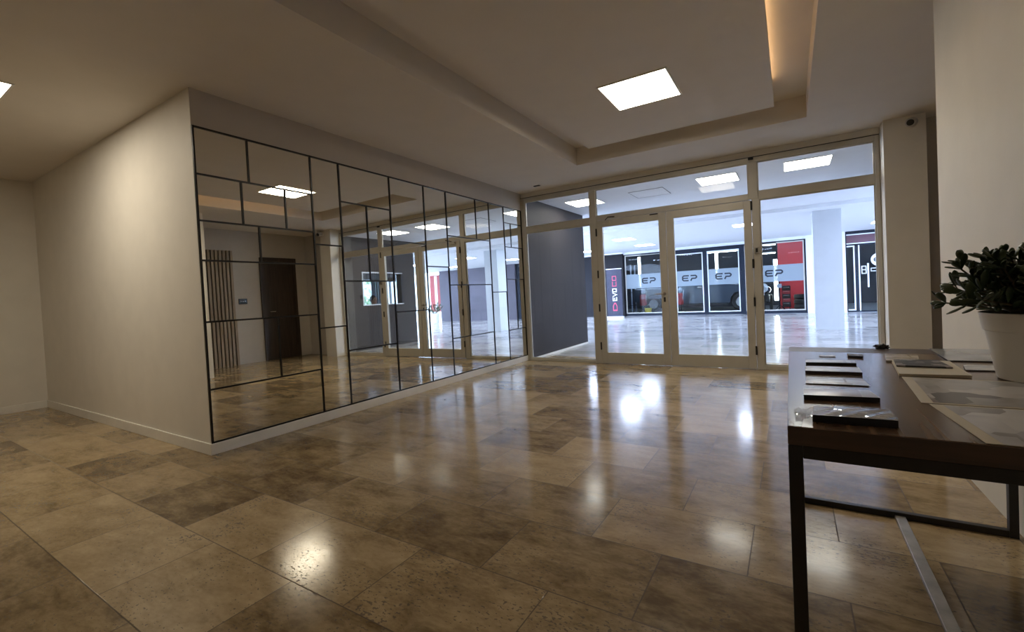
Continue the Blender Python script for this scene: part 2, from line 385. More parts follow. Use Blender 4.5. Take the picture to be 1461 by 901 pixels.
# gallery shell
w = MB(); w.box(-0.25, 0.068, L+0.062, 6.93, 0.0, ZG)
struct('wall_gallery_left', w, MT['grey'], 'dark grey gallery wall beyond the left pane of the entrance', 'wall')
w = MB(); w.box(-0.25, 0.073, L+0.062, 6.935, 0.0, 0.035)
struct('baseboard_gallery', w, MT['base'], 'thin pale baseboard along the dark grey gallery wall', 'baseboard')
GX = 4.90
w = MB()
w.box(GX, GX+0.14, L+0.062, 5.38, 0, ZG); w.box(GX, GX+0.14, 6.66, 7.10, 0, ZG)
w.box(GX, GX+0.14, 5.38, 6.66, 0, 1.03); w.box(GX, GX+0.14, 5.38, 6.66, 1.83, ZG)
struct('wall_gallery_right', w, MT['grey'], 'dark grey gallery wall with a hatch window, seen in the mirror', 'wall')
c = MB(); c.box(-7, 14, L+0.06, 9.4, ZG, 3.0); c.box(-7, 14, 9.4, SY+0.2, ZG-0.075, 3.0)
struct('ceiling_gallery', c, MT['gceil'], 'bluish white gallery ceiling with a shallow step', 'ceiling')
sbox('column_gallery', MT['gcol'], 'white square column standing free in the gallery', 'column', 4.13, 4.64, 9.92, 10.42, 0, ZG-0.075)

# shopfront shell
w = MB(); w.box(-2.02, 4.15, SY, SY+0.2, 2.455, ZG); w.box(4.15, 5.205, SY-0.05, SY+0.2, 0, ZG); w.box(5.205, 7.1, SY, SY+0.2, 2.60, ZG)
struct('wall_shop', w, MT['gwall'], 'white wall and pier framing the workshop shopfront', 'wall')
sbox('wall_gallery_end', MT['black_wall'], 'black clad gallery wall behind the roll up banner', 'wall', -7, -2.02, SY-0.12, SY+0.2, 0, 2.50)
sbox('trim_2', MT['gceil'], 'white strip above the black clad gallery wall', 'trim', -7, -2.02, SY-0.12, SY+0.2, 2.50, ZG-0.075)
sbox('wall_shop_right', MT['violet'], 'violet grey clad wall right of the shop door, seen in the mirror', 'wall', 7.1, 11.7, SY-0.1, SY+0.2, 0, ZG-0.075)
w = MB(); w.box(-4.2, -4, SY+0.2, 22.2, 0, 3.4); w.box(9.3, 9.5, SY+0.2, 22.2, 0, 3.4); w.box(-4.2, 9.5, 22.2, 22.4, 0, 3.4)
struct('wall_workshop', w, pbr('dark workshop wall', (0.030, 0.036, 0.048), 0.6, var=0.15, scale=1.5), 'dark walls inside the car workshop', 'wall')
sbox('ceiling_workshop', MT['black_wall'], 'black ceiling of the car workshop', 'ceiling', -4.2, 9.5, SY+0.2, 22.4, 3.4, 3.6)
sbox('wall_workshop_red', MT['red'], 'red painted wall section at the back right of the workshop', 'wall', 3.28, 4.6, 19.0, 19.15, 0.004, 3.0)

# ------------------------------------------------------------------ glazed entrance
fr = MB()
Y0, Y1 = L, L+0.055
fr.box(0.002, 0.075, Y0, Y1, 0, 2.606); fr.box(4.507, 4.55, Y0, Y1, 0, 2.606)
fr.box(0.075, 4.507, Y0, Y1, 2.545, 2.606)
fr.box(1.178, 1.275, Y0, Y1, 0, 2.545); fr.box(3.302, 3.388, Y0, Y1, 0, 2.10); fr.box(3.276, 3.376, Y0, Y1, 2.10, 2.545)
fr.box(0.075, 1.178, Y0, Y1, 2.05, 2.145); fr.box(1.275, 3.276, Y0, Y1, 2.095, 2.16); fr.box(3.376, 4.507, Y0, Y1, 2.085, 2.185)
fr.box(0.075, 1.178, Y0, Y1, 0, 0.04); fr.box(3.388, 4.507, Y0, Y1, 0, 0.055)
frame = struct('trim_3', fr, MT['alu'], 'taupe aluminium frame of the glass entrance, posts and transom', 'trim', bevel=0.004)
MB().box(0.002, 4.55, Y0-0.006, Y0+0.01, 2.6062, 2.6122).build('seal', MT['gasket'], frame)
b = MB(); b.box(3.318, 3.372, Y0-0.03, Y0, 1.43, 1.51); k = b.build('lock_box', MT['steel_bright'], frame, 0.003)
MB().box(3.332, 3.356, Y0-0.0315, Y0-0.0300, 1.445, 1.495).build('lock_face', MT['plastic_black'], k)
b = MB(); b.box(3.285, 3.34, Y0-0.03, Y0, 2.575, 2.604); b.build('bracket', MT['plastic_black'], frame, 0.003)

def pane(name, label, x0, x1, z0, z1, y=L+0.028):
    bd = MB(); e = 0.012
    for bx in ((x0, x1, z0, z0+e), (x0, x1, z1-e, z1), (x0, x0+e, z0+e, z1-e), (x1-e, x1, z0+e, z1-e)):
        bd.box(bx[0], bx[1], y-0.012, y+0.012, bx[2], bx[3])
    o = struct(name, bd, MT['alu'], label, 'window')
    MB().box(x0+0.004, x1-0.004, y-0.003, y+0.003, z0+0.004, z1-0.004).build('glass_pane', MT['glass'], o)
pane('window_1', 'fixed glass pane left of the double doors', 0.075, 1.178, 0.04, 2.05)
pane('window_2', 'fixed glass pane right of the double doors', 3.388, 4.507, 0.055, 2.085)
pane('window_3', 'small transom pane above the left fixed pane', 0.075, 1.178, 2.145, 2.545)
pane('window_4', 'long transom pane above the double doors', 1.275, 3.276, 2.16, 2.545)
pane('window_5', 'transom pane above the right fixed pane', 3.376, 4.507, 2.185, 2.545)

def door(name, label, x0, x1, gx0, gx1, hinge_x, hz, handle=None):
    d = thing(name, label, 'door', ((x0+x1)/2, L, 0), kind='structure')
    m = MB(); z0, z1 = 0.006, 2.088; a, b_ = L-0.008, L+0.042
    m.box(x0, gx0, a, b_, z0, z1); m.box(gx1, x1, a, b_, z0, z1)
    m.box(gx0, gx1, a, b_, z0, 0.165); m.box(gx0, gx1, a, b_, 1.99, z1)
    m.build('door_frame', MT['alu'], d, 0.003)
    MB().box(gx0, gx1, L+0.014, L+0.020, 0.165, 1.99).build('glass_pane', MT['glass'], d)
    for z in hz:
        MB().cyl((hinge_x, L-0.014, z-0.055), (hinge_x, L-0.014, z+0.055), 0.011).build('hinge', MT['plastic_black'], d, smooth=True)
    return d
d1 = door('door_1', 'left leaf of the glass double doors, with lever handle', 1.279, 2.268, 1.366, 2.172, 1.276, (1.92, 1.31, 0.82, 0.26))
d2 = door('door_2', 'right leaf of the glass double doors, hung on the post', 2.276, 3.298, 2.370, 3.210, 3.300, (2.02, 1.31, 0.84, 0.24))
h = MB(); h.cyl((2.216, L-0.008, 0.985), (2.216, L-0.05, 0.985), 0.010); h.tube([(2.216, L-0.05, 0.985), (2.17, L-0.055, 0.987), (2.10, L-0.052, 0.985)], 0.009)
hd = h.build('lever_handle', MT['chrome'], d1, smooth=True)
MB().cyl((2.216, L-0.008, 0.985), (2.216, L-0.015, 0.985), 0.024).build('rose', MT['chrome'], hd, smooth=True)
lk_ = MB().box(2.203, 2.229, L-0.014, L-0.008, 0.875, 0.94).build('lock_cylinder', MT['plastic_black'], d1, 0.005)
b = MB(); b.box(1.37, 1.50, L-0.05, L-0.008, 2.035, 2.075); cl = b.build('door_closer', MT['alu'], d1, 0.004)
MB().tube([(1.43, L-0.04, 2.08), (1.50, L-0.12, 2.105), (1.56, L-0.02, 2.115)], 0.007).build('closer_arm', MT['plastic_black'], cl, smooth=True)
b = MB(); b.box(2.06, 2.17, L-0.02, L-0.008, 2.068, 2.082); b.build('door_contact', MT['steel_black'], d1, 0.002)

# ------------------------------------------------------------------ mirror wall
mir = thing('wall_mirror', 'large grey tinted wall mirror of many rectangles edged in black', 'mirror', (0, 2.29, 0.085))
ZB, ZT = 0.09, 2.41
cells = []   # y0, y1, z0, z1
def row(y0, y1, z0, z1, *cuts):
    ys = [y0, *cuts, y1]
    for a, b in zip(ys[:-1], ys[1:]): cells.append((a, b, z0, z1))
A0, A1, B1, C1, D1, E1, F1, G1, H1 = 0.008, 0.924, 1.218, 1.843, 2.367, 2.762, 3.688, 4.075, 4.582
row(A0, A1, 2.067, ZT, 0.382); row(A0, A1, 1.727, 2.067, 0.32, 0.672); row(A0, A1, 1.434, 1.727, 0.44)
row(A0, A1, 0.980, 1.434); row(A0, A1, 0.480, 0.980, 0.55); row(A0, A1, ZB, 0.480)
row(A1, B1, 1.618, ZT); row(A1, B1, 0.852, 1.618); row(A1, B1, ZB, 0.852)
row(B1, C1, 2.050, ZT); row(B1, C1, 1.283, 2.050, 1.527); row(B1, C1, 0.610, 1.283); row(B1, C1, ZB, 0.610)
row(C1, D1, 1.720, ZT); row(C1, D1, 0.945, 1.720); row(C1, D1, ZB, 0.945)
row(D1, E1, 1.460, ZT); row(D1, E1, ZB, 1.460)
row(E1, F1, 1.860, ZT, 3.372); row(E1, F1, 1.235, 1.860); row(E1, F1, 0.555, 1.235, 3.140); row(E1, F1, ZB, 0.555)
row(F1, G1, 1.125, ZT); row(F1, G1, ZB, 1.125)
row(G1, H1, 2.173, ZT); row(G1, H1, 1.807, 2.173, 4.255); row(G1, H1, 1.314, 1.807); row(G1, H1, 0.540, 1.314, 4.342); row(G1, H1, ZB, 0.540)
rs = random.Random(3)
for (y0, y1, z0, z1) in cells:      # every pane is glued on with its own tiny lean
    ta = 0.0043 + rs.uniform(-0.0008, 0.0008); tb = rs.uniform(-0.0010, 0.0010)
    zc, yc = (z0+z1)/2, (y0+y1)/2
    def X(y, z): return -0.0015 - ta*(z-zc) + tb*(y-yc)
    q = [(y0, z0), (y1, z0), (y1, z1), (y0, z1)]
    MB().hexa([(-0.0068, y, z) for y, z in q], [(X(y, z), y, z) for y, z in q]).build('mirror_pane', MT['mirror'], mir)
done = set()
def strip(y0, y1, z0, z1):
    k = (round(y0, 3), round(y1, 3), round(z0, 3), round(z1, 3))
    if k in done: return
    done.add(k)
    MB().box(-0.0066, 0.006, y0, y1, z0, z1).build('black_strip', MT['strip'], mir)
W = 0.0062
for y in (A0, A1, B1, C1, D1, E1, F1, G1, H1): strip(y-W, y+W, ZB-W, ZT+W)
strip(A0, H1, ZT-W, ZT+W); strip(A0, H1, ZB-W, ZB+W)
for (y0, y1, z0, z1) in cells:
    full = [c_ for c_ in (A0, A1, B1, C1, D1, E1, F1, G1, H1)]
    lo = max(c_ for c_ in full if c_ <= y0+1e-6); hi = min(c_ for c_ in full if c_ >= y1-1e-6)
    if z0 > ZB+0.01: strip(lo+W, hi-W, z0-W, z0+W)
    if y1 < hi-1e-6: strip(y1-W, y1+W, z0+W, z1-W)

# ------------------------------------------------------------------ lamps
def led(name, label, x, y, z, mat, group=None, s=0.275):
    t = thing(name, label, 'ceiling light', (x, y, z), group)
    m = MB(); e = 0.014
    for b in ((-s-e, s+e, -s-e, -s), (-s-e, s+e, s, s+e), (-s-e, -s, -s, s), (s, s+e, -s, s)):
        m.box(x+b[0], x+b[1], y+b[2], y+b[3], z-0.008, z-0.0005)
    m.build('frame', MT['lamp_frame'], t)
    MB().box(x-s, x+s, y-s, y+s, z-0.006, z-0.0005).build('diffuser', mat, t)
    return t
led('led_panel', 'square lit lamp in the middle of the lobby ceiling raft', 2.624, 2.31, PZ, MT['lamp_in'])
led('led_panel', 'square lit lamp on the low ceiling at the far left edge', -1.13, -0.98, ZC, MT['lamp_in'])
led('led_panel', 'gallery ceiling lamp seen behind the transom post, nearest the dark grey wall', 0.64, 5.72, ZG, MT['lamp_g'], None, 0.26)
led('led_panel', 'gallery ceiling lamp seen through the long transom above the doors', 2.81, 5.60, ZG, MT['lamp_g'], None, 0.26)
led('led_panel', 'gallery ceiling lamp seen through the transom right of the doors', 3.92, 5.52, ZG, MT['lamp_g'], None, 0.26)
FZ = ZG-0.075
led('led_panel', 'far cool gallery lamp, left one above the black wall', -0.50, 11.3, FZ, MT['lamp_far'])
led('led_panel', 'far cool gallery lamp nearest the shopfront, above the first logo', -0.53, 13.6, FZ, MT['lamp_far'])
led('led_panel', 'far cool gallery lamp half hidden by the right door post', 2.75, 11.0, FZ, MT['lamp_far'])
led('led_panel', 'far cool gallery lamp above the shop door, seen in the mirror', 5.9, 13.6, FZ, MT['lamp_far'])
for x, y, s_ in ((6.6, 8.2, ZG), (6.4, 11.2, FZ), (8.2, 6.6, ZG), (8.6, 9.0, ZG), (9.3, 11.6, FZ), (9.2, 14.0, FZ)):  # some show in the mirror, others are added to raise the gallery light
    led('led_panel', 'cool gallery lamp right of the white column, in a set partly mirrored, partly added for light', x, y, s_, MT['lamp_far'], 'gallery lamps beyond the column')
for x, y, s_ in ((-2.6, 8.2, ZG), (-4.4, 8.6, ZG), (-2.9, 11.4, FZ), (-4.8, 12.6, FZ), (-2.8, 13.9, FZ)):  # added lamps out of view that brighten the gallery
    led('led_panel', 'added cool gallery lamp, unseen round the corner left of the dark grey wall', x, y, s_, MT['lamp_far'], 'added gallery lamps round the left corner')
ap = MB()
for b in ((1.48, 2.03, 5.52, 5.526), (1.48, 2.03, 6.07, 6.076), (1.48, 1.486, 5.52, 6.076), (2.024, 2.03, 5.52, 6.076)): ap.box(b[0], b[1], b[2], b[3], ZG-0.004, ZG-0.0005)
t = thing('access_hatch', 'square access hatch outlined in the gallery ceiling', 'hatch', (1.75, 5.8, ZG))
ap.build('joint_line', MT['grey'], t); MB().box(1.486, 2.024, 5.526, 6.07, ZG-0.003, ZG-0.0005).build('hatch_cover', MT['gceil'], t)
t = thing('smoke_detector', 'small dark flat sensor on the ceiling near the mirror corner', 'sensor', (0.485, 4.285, ZC))
MB().box(0.435, 0.535, 4.265, 4.305, ZC-0.012, ZC-0.0005).build('housing', MT['plastic_black'], t, 0.003)

# security camera on the pillar
t = thing('security_camera', 'small grey security camera fixed high on the pillar', 'camera', (4.76, 4.36, 2.60))
MB().cyl((4.78, 4.369, 2.605), (4.78, 4.335, 2.605), 0.048, n=28).build('mount', MT['plastic_white'], t, 0.003, smooth=True)
MB().tube([(4.78, 4.335, 2.605), (4.77, 4.30, 2.60)], 0.018).build('arm', MT['plastic_white'], t, smooth=True)
d = Vector((-0.30, -0.90, -0.25)).normalized(); p = Vector((4.775, 4.315, 2.602))
bd = MB().cyl(p, p+d*0.105, 0.045, 0.043, n=30).build('body', pbr('light grey plastic', (0.52, 0.50, 0.49), 0.4), t, 0.004, smooth=True)
MB().cyl(p+d*0.1055, p+d*0.110, 0.030, n=26).build('lens', MT['plastic_black'], bd, smooth=True)

# ------------------------------------------------------------------ console table
TX0_, TX1_, TYn, TYf = 3.667, 4.432, -0.435, 0.945
tb = thing('console_table', 'dark walnut console table on black steel legs, right foreground', 'table', (4.05, 0.25, 0))
MB().box(TX0_, TX1_, TYn, TYf-0.16, 0.708, 0.75).build('tabletop', MT['walnut'], tb, 0.002)
MB().box(TX0_+0.002, TX1_-0.002, TYn-0.0016, TYn-0.0002, 0.7095, 0.7485).build('edge_band', MT['walnut_x'], tb)
MB().box(TX0_, TX1_, TYf-0.158, TYf, 0.708, 0.7497).build('end_board', MT['walnut_x'], tb, 0.002)
r = 0.028
fm = MB()
fm.box(TX0_+r, TX1_-r, TYn, TYn+r, 0.68, 0.708); fm.box(TX0_+r, TX1_-r, TYf-r, TYf, 0.68, 0.708)
fm.box(TX0_, TX0_+r, TYn+r, TYf-r, 0.68, 0.708); fm.box(TX1_-r, TX1_, TYn+r, TYf-r, 0.68, 0.708)
fm.build('apron_rail', MT['steel_black'], tb, 0.002)
for x in (TX0_, TX1_-r):
    for y in (TYn, TYf-r):
        MB().box(x, x+r, y, y+r, 0.0, 0.708 if False else 0.707).build('leg', MT['steel_black'], tb, 0.002)
MB().box(TX0_+r, TX1_-r, TYf-r, TYf, 0.0005, 0.028).build('floor_rail', MT['steel_black'], tb, 0.002)
MB().box(4.045, 4.083, TYn, TYf-r, 0.0005, 0.016).build('floor_bar', MT['steel_bright'], tb, 0.002)

# paper goods on the table
def sheet_fn(q, curl):
    a, b, c_, d_ = [Vector((p[0], p[1], 0)) for p in q]   # back-left, back-right, front-right, front-left
    def f(u, v): 
        p = (a*(1-u)+b*u)*(1-v) + (d_*(1-u)+c_*u)*v
        return (p.x, p.y, curl(u, v))
    return f
def grid(mb, f, n=12, m=8, th=0.0009):
    vs = []
    for j in range(m+1):
        for i in range(n+1): vs.append(f(i/n, j/m))
    k = len(vs); vs += [(x, y, z-th) for x, y, z in vs]; w_ = n+1; fs = []
    for j in range(m):
        for i in range(n):
            a = j*w_+i; fs.append((a, a+1, a+w_+1, a+w_)); fs.append((k+a, k+a+w_, k+a+w_+1, k+a+1))
    for i in range(n): fs.append((i, k+i, k+i+1, i+1)); a = m*w_+i; fs.append((a, a+1, k+a+1, k+a))
    for j in range(m): a = j*w_; fs.append((a, a+w_, k+a+w_, k+a)); a = j*w_+n; fs.append((a, k+a, k+a+w_, a+w_))
    mb.add(vs, fs)
TZ = 0.7505
def booklet(name, label, cat, q, th, cover, curl=0.0, pages='paper', group=None, spine=None):
    cx, cy = sum(p[0] for p in q)/4, sum(p[1] for p in q)/4
    t = thing(name, label, cat, (cx, cy, TZ), group)
    bump = lambda u, v: curl*math.sin(PI*u)*math.sin(PI*min(1, v*0.9+.05))
    if th > 0.004:
        s_ = 0.985
        qi = [(cx+(p[0]-cx)*s_, cy+(p[1]-cy)*s_) for p in q]
        m = MB(); grid(m, sheet_fn(qi, lambda u, v: TZ+th-0.0012+bump(u, v)*.9), th=th-0.0022); m.build('page_block', MT[pages], t)
        m = MB(); grid(m, sheet_fn(q, lambda u, v: TZ+0.0010), th=0.0009); m.build('back_cover', cover, t)
        m = MB(); grid(m, sheet_fn(q, lambda u, v: TZ+th+bump(u, v))); m.build('front_cover', cover, t)
        # folded spine towards the viewer, its unlit side put into a dark colour
        m = MB(); grid(m, sheet_fn([q[3], q[2], q[2], q[3]], lambda u, v: 0), n=1, m=1)
        sp = MB(); A_, B_ = q[3], q[2]
        sp.hexa([(A_[0], A_[1], TZ+0.0002), (B_[0], B_[1], TZ+0.0002), (B_[0], B_[1]-0.0012, TZ+0.0002), (A_[0], A_[1]-0.0012, TZ+0.0002)],
                [(A_[0], A_[1], TZ+th), (B_[0], B_[1], TZ+th), (B_[0], B_[1]-0.0012, TZ+th), (A_[0], A_[1]-0.0012, TZ+th)])
        sp.build('spine', spine or cover, t)
    else:
        m = MB(); grid(m, sheet_fn(q, lambda u, v: TZ+th+bump(u, v)), th=min(th, 0.0012)-0.0002); m.build('printed_sheet', cover, t)
    return t
P_grey = printed('grey photo print', [(0.50, 0.50, 0.52), (0.70, 0.70, 0.71), (0.30, 0.31, 0.33)], 7)
P_dark = printed('dark cover print', [(0.030, 0.026, 0.028), (0.04, 0.034, 0.034), (0.24, 0.21, 0.20)], 30, 0.5)
P_mauve = printed('mauve cover print', [(0.62, 0.60, 0.62), (0.70, 0.62, 0.60), (0.40, 0.33, 0.36)], 8)
P_tan = printed('beige photo print', [(0.55, 0.50, 0.42), (0.36, 0.31, 0.26), (0.66, 0.62, 0.54)], 16)
P_silver = printed('silver print', [(0.80, 0.80, 0.81), (0.70, 0.70, 0.71), (0.84, 0.84, 0.82), (0.45, 0.45, 0.46)], 14, 0.3, (1, 3, 1))
P_plan = printed('large photo plate', [(0.10, 0.09, 0.09), (0.50, 0.49, 0.49), (0.26, 0.25, 0.25), (0.66, 0.64, 0.63), (0.22, 0.16, 0.17)], 8.0, 0.3)
P_plan2 = printed('large drawing plate', [(0.50, 0.50, 0.55), (0.72, 0.72, 0.74), (0.30, 0.29, 0.31), (0.60, 0.60, 0.64)], 7.0, 0.3, (1.5, 1, 1))

m1 = booklet('magazine', 'magazine in clear plastic wrap, spine blackened for shade, nearest of the left row', 'magazine', [(3.722, -0.305), (3.866, -0.288), (3.867, -0.377), (3.716, -0.386)], 0.016, P_silver, 0.003, spine=MT['plastic_black'])
m = MB(); rp = random.Random(5)
wob = {}
def crump(u, v):
    return TZ+0.002+0.014*max(0.0, u-0.3)+0.006*abs(math.sin(9*u+5*v))*abs(math.cos(7*v+2*u))
grid(m, sheet_fn([(3.680, -0.285), (3.728, -0.290), (3.722, -0.384), (3.684, -0.380)], crump), 16, 14, 0.0005)
m.build('plastic_wrap', MT['film'], m1)
m = MB(); grid(m, sheet_fn([(3.722, -0.304), (3.866, -0.287), (3.868, -0.378), (3.716, -0.388)], lambda u, v: TZ+0.0178+0.0035*math.sin(PI*u)*math.sin(PI*v)+0.0011*math.sin(23*u+11*v)), 22, 12, 0.0004)
m.build('plastic_wrap', MT['film'], m1)
booklet('magazine', 'thick mauve covered booklet with front edge blackened for shade, second from near end of left row', 'magazine', [(3.706, -0.085), (3.856, -0.062), (3.868, -0.150), (3.704, -0.172)], 0.013, P_mauve, 0.002, 'paper', spine=MT['plastic_black'])
booklet('leaflet', 'thin pale leaflet between the two thick booklets of left row', 'leaflet', [(3.720, 0.150), (3.866, 0.160), (3.873, 0.052), (3.713, 0.044)], 0.003, P_tan, 0.002)
booklet('magazine', 'brown and beige picture booklet in middle of left row', 'magazine', [(3.719, 0.325), (3.876, 0.335), (3.875, 0.235), (3.717, 0.226)], 0.010, P_tan, 0.001, spine=MT['spine_shade'])
booklet('magazine', 'silver grey booklet with front edge blackened for shade, farthest thick one of left row', 'magazine', [(3.723, 0.485), (3.880, 0.492), (3.879, 0.430), (3.724, 0.412)], 0.010, P_grey, 0.001, spine=MT['plastic_black'])
booklet('business_card', 'thin card alone near the far end of left row', 'card', [(3.776, 0.665), (3.832, 0.664), (3.832, 0.632), (3.776, 0.633)], 0.003, P_tan, 0.0)
booklet('business_card', 'small stack of dark edged cards near the far end board', 'card', [(3.874, 0.690), (3.924, 0.680), (3.921, 0.622), (3.872, 0.632)], 0.008, P_dark, 0.0)
booklet('leaflet', 'cream leaflet lying beyond the black photo brochure', 'leaflet', [(4.005, 0.735), (4.104, 0.729), (4.090, 0.632), (3.987, 0.612)], 0.004, P_tan, 0.001)
booklet('leaflet', 'beige leaflet tucked against the black photo brochure', 'leaflet', [(3.986, 0.600), (4.084, 0.612), (4.079, 0.556), (3.980, 0.545)], 0.006, P_tan, 0.001)
# cream folder with a black brochure lying on it
booklet('folder', 'cream folder under the black photo brochure', 'folder', [(3.996, 0.540), (4.158, 0.555), (4.142, 0.266), (3.970, 0.250)], 0.008, MT['paper_cream'], 0.0005, 'paper_cream')
TZ = 0.7595
booklet('brochure', 'black photo brochure lying on the cream folder', 'brochure', [(3.998, 0.520), (4.122, 0.535), (4.126, 0.378), (3.985, 0.385)], 0.005, P_dark, 0.001)
TZ = 0.7505
def poster(name, label, q, mat, border):
    cx, cy = sum(p[0] for p in q)/4, sum(p[1] for p in q)/4
    t = thing(name, label, 'print', (cx, cy, TZ))
    m = MB(); grid(m, sheet_fn(q, lambda u, v: TZ+0.0012), th=0.001); m.build('paper_sheet', MT['paper_cream'], t)
    f = sheet_fn(q, lambda u, v: TZ+0.0016)
    qq = [f(border[0], border[1]), f(1-border[2], border[1]), f(1-border[2], 1-border[3]), f(border[0], 1-border[3])]
    m = MB(); grid(m, sheet_fn([p[:2] for p in qq], lambda u, v: TZ+0.0016), th=0.0003); m.build('printed_picture', mat, t)
poster('poster_sheet', 'large grey photo sheet with cream margin in front of the pot', [(3.974, 0.236), (4.395, 0.222), (4.395, -0.118), (3.952, -0.122)], P_plan, (0.055, 0.03, 0.02, 0.03))
poster('poster_sheet', 'large pale drawing sheet with cream margin at the near table edge', [(3.965, -0.130), (4.40, -0.126), (4.41, -0.432), (3.984, -0.432)], P_plan2, (0.055, 0.03, 0.02, 0.0))
booklet('plastic_sleeve', 'bluish grey sleeve near the wall at the far table end', 'sleeve', [(4.180, 0.930), (4.400, 0.930), (4.405, 0.600), (4.165, 0.600)], 0.004, pbr('blue grey film', (0.30, 0.32, 0.35), 0.12, var=0.2, scale=7), 0.003)
booklet('leaflet', 'grey picture leaflet beside the white pot', 'leaflet', [(4.180, 0.500), (4.400, 0.510), (4.400, 0.420), (4.160, 0.395)], 0.004, P_grey, 0.0)
t = thing('cloth_bundle', 'small crumpled black bundle at the far edge of the table', 'bundle', (4.02, 0.93, 0.75))
m = MB(); m.ball((4.02, 0.927, 0.7595), 0.011, 26, 14, (2.3, 1.5, 0.95))
for v in m.v[:]:
    k_ = 1 + 0.32*math.sin(v.x*310+v.y*170)*math.cos(v.y*260+v.z*400)
    v.x = 4.02+(v.x-4.02)*k_; v.y = 0.927+(v.y-0.927)*k_; v.z = max(0.7506, 0.7595+(v.z-0.7595)*(k_+0.25*math.sin(v.x*420)))
m.build('crumpled_fabric', MT['plastic_black'], t, smooth=True)

# ------------------------------------------------------------------ potted succulent
PC = Vector((4.302, 0.275, 0.7532))
pt = thing('potted_succulent', 'bushy dark green succulent in a white plastic pot on the table', 'potted plant', PC)
prof = [(0.0, 0.0), (0.099, 0.0), (0.1015, 0.004), (0.124, 0.140), (0.129, 0.143), (0.136, 0.188), (0.138, 0.194), (0.134, 0.195), (0.129, 0.188), (0.122, 0.165)]
MB().lathe(PC, prof, 56).build('pot', MT['plastic_white'], pt, smooth=True)
MB().lathe(PC, [(0.0, 0.178), (0.07, 0.176), (0.124, 0.170)], 40).build('soil', MT['soil'], pt, smooth=True)
rl = random.Random(21)
LEAF = []
def leaf(mb, p, d, up, ln, wd, th):
    d = d.normalized(); s_ = d.cross(up)
    if s_.length < 1e-3: s_ = d.orthogonal()
    s_.normalize(); u_ = s_.cross(d)
    prof_ = [(0.0, 0.16), (0.12, 0.22), (0.30, 0.52), (0.50, 0.85), (0.68, 1.0), (0.84, 0.86), (0.95, 0.5), (1.0, 0.05)]
    n = 8; vs = []
    for t_, w_ in prof_:
        c_ = p + d*(ln*t_) + u_*(ln*0.12*t_*t_)
        for k in range(n):
            a = 2*PI*k/n; vs.append(c_ + s_*(wd/2*w_*math.cos(a)) + u_*(th/2*(0.4+0.6*w_)*math.sin(a)))
    m_ = len(prof_); fs = []
    for j in range(m_-1):
        for k in range(n): fs.append((j*n+k, j*n+(k+1) % n, (j+1)*n+(k+1) % n, (j+1)*n+k))
    fs += [tuple(range(n)), tuple(range((m_-1)*n, m_*n))]
    mb.add(vs, fs)
fol = MB(); stm = MB()
def clampx(p): return p.x < WX-0.012 and p.z > 0.955 - 0.10*max(0, (math.hypot(p.x-PC.x, p.y-PC.y)-0.13))*8
nb = 84
for i in range(nb):
    az = 2*PI*(i*0.618) + rl.uniform(-.3, .3)
    el = rl.uniform(0.02, 1.25) if i % 3 else rl.uniform(0.8, 1.4)
    ln = rl.uniform(0.165, 0.225) if el < 0.5 else rl.uniform(0.15, 0.22)
    p = PC + Vector((0.045*math.cos(az)*rl.random(), 0.045*math.sin(az)*rl.random(), 0.172))
    d = Vector((math.cos(az)*math.cos(0.9), math.sin(az)*math.cos(0.9), math.sin(0.9)))
    tgt = Vector((math.cos(az)*math.cos(el), math.sin(az)*math.cos(el), math.sin(el)))
    pts = [p.copy()]; ns = 7
    for j in range(ns):
        d = (d*(1-0.42) + tgt*0.42).normalized() + Vector((rl.uniform(-.08, .08), rl.uniform(-.08, .08), rl.uniform(-.05, .05)))
        d.normalize()
        q_ = p + d*(ln/ns)
        if q_.x > WX-0.05: d.x = -abs(d.x)*.3; d.normalize(); q_ = p + d*(ln/ns)
        p = q_; pts.append(p.copy())
        if j >= 2:
            for sd in (0, 1):
                a = rl.uniform(0, 2*PI); o = d.orthogonal(); o.rotate(Matrix.Rotation(a, 3, d))
                ld = (d*0.55 + o*(0.8 if sd else -0.8) + Vector((0, 0, 0.18))).normalized()
                ll = rl.uniform(0.040, 0.064)
                if p.x + ld.x*ll > WX-0.012 or (p.z + ld.z*ll < PC.z+0.19 and i % 5): continue
                leaf(fol, p, ld, Vector((0, 0, 1)) + o*0.2, ll, ll*rl.uniform(.32, .42), 0.0062)
    for k in range(3):
        o = d.orthogonal(); o.rotate(Matrix.Rotation(k*2.1, 3, d)); ld = (d + o*0.45).normalized(); ll = rl.uniform(.036, .054)
        if p.x + ld.x*ll < WX-0.012: leaf(fol, p, ld, o, ll, ll*.4, 0.006)
    stm.tube(pts, [0.0055*(1-0.55*k/ns) for k in range(ns+1)], 7)
stm.build('stem', MT['stem'], pt, smooth=True)
fo = fol.build('foliage', MT['leaf'], pt, smooth=True)

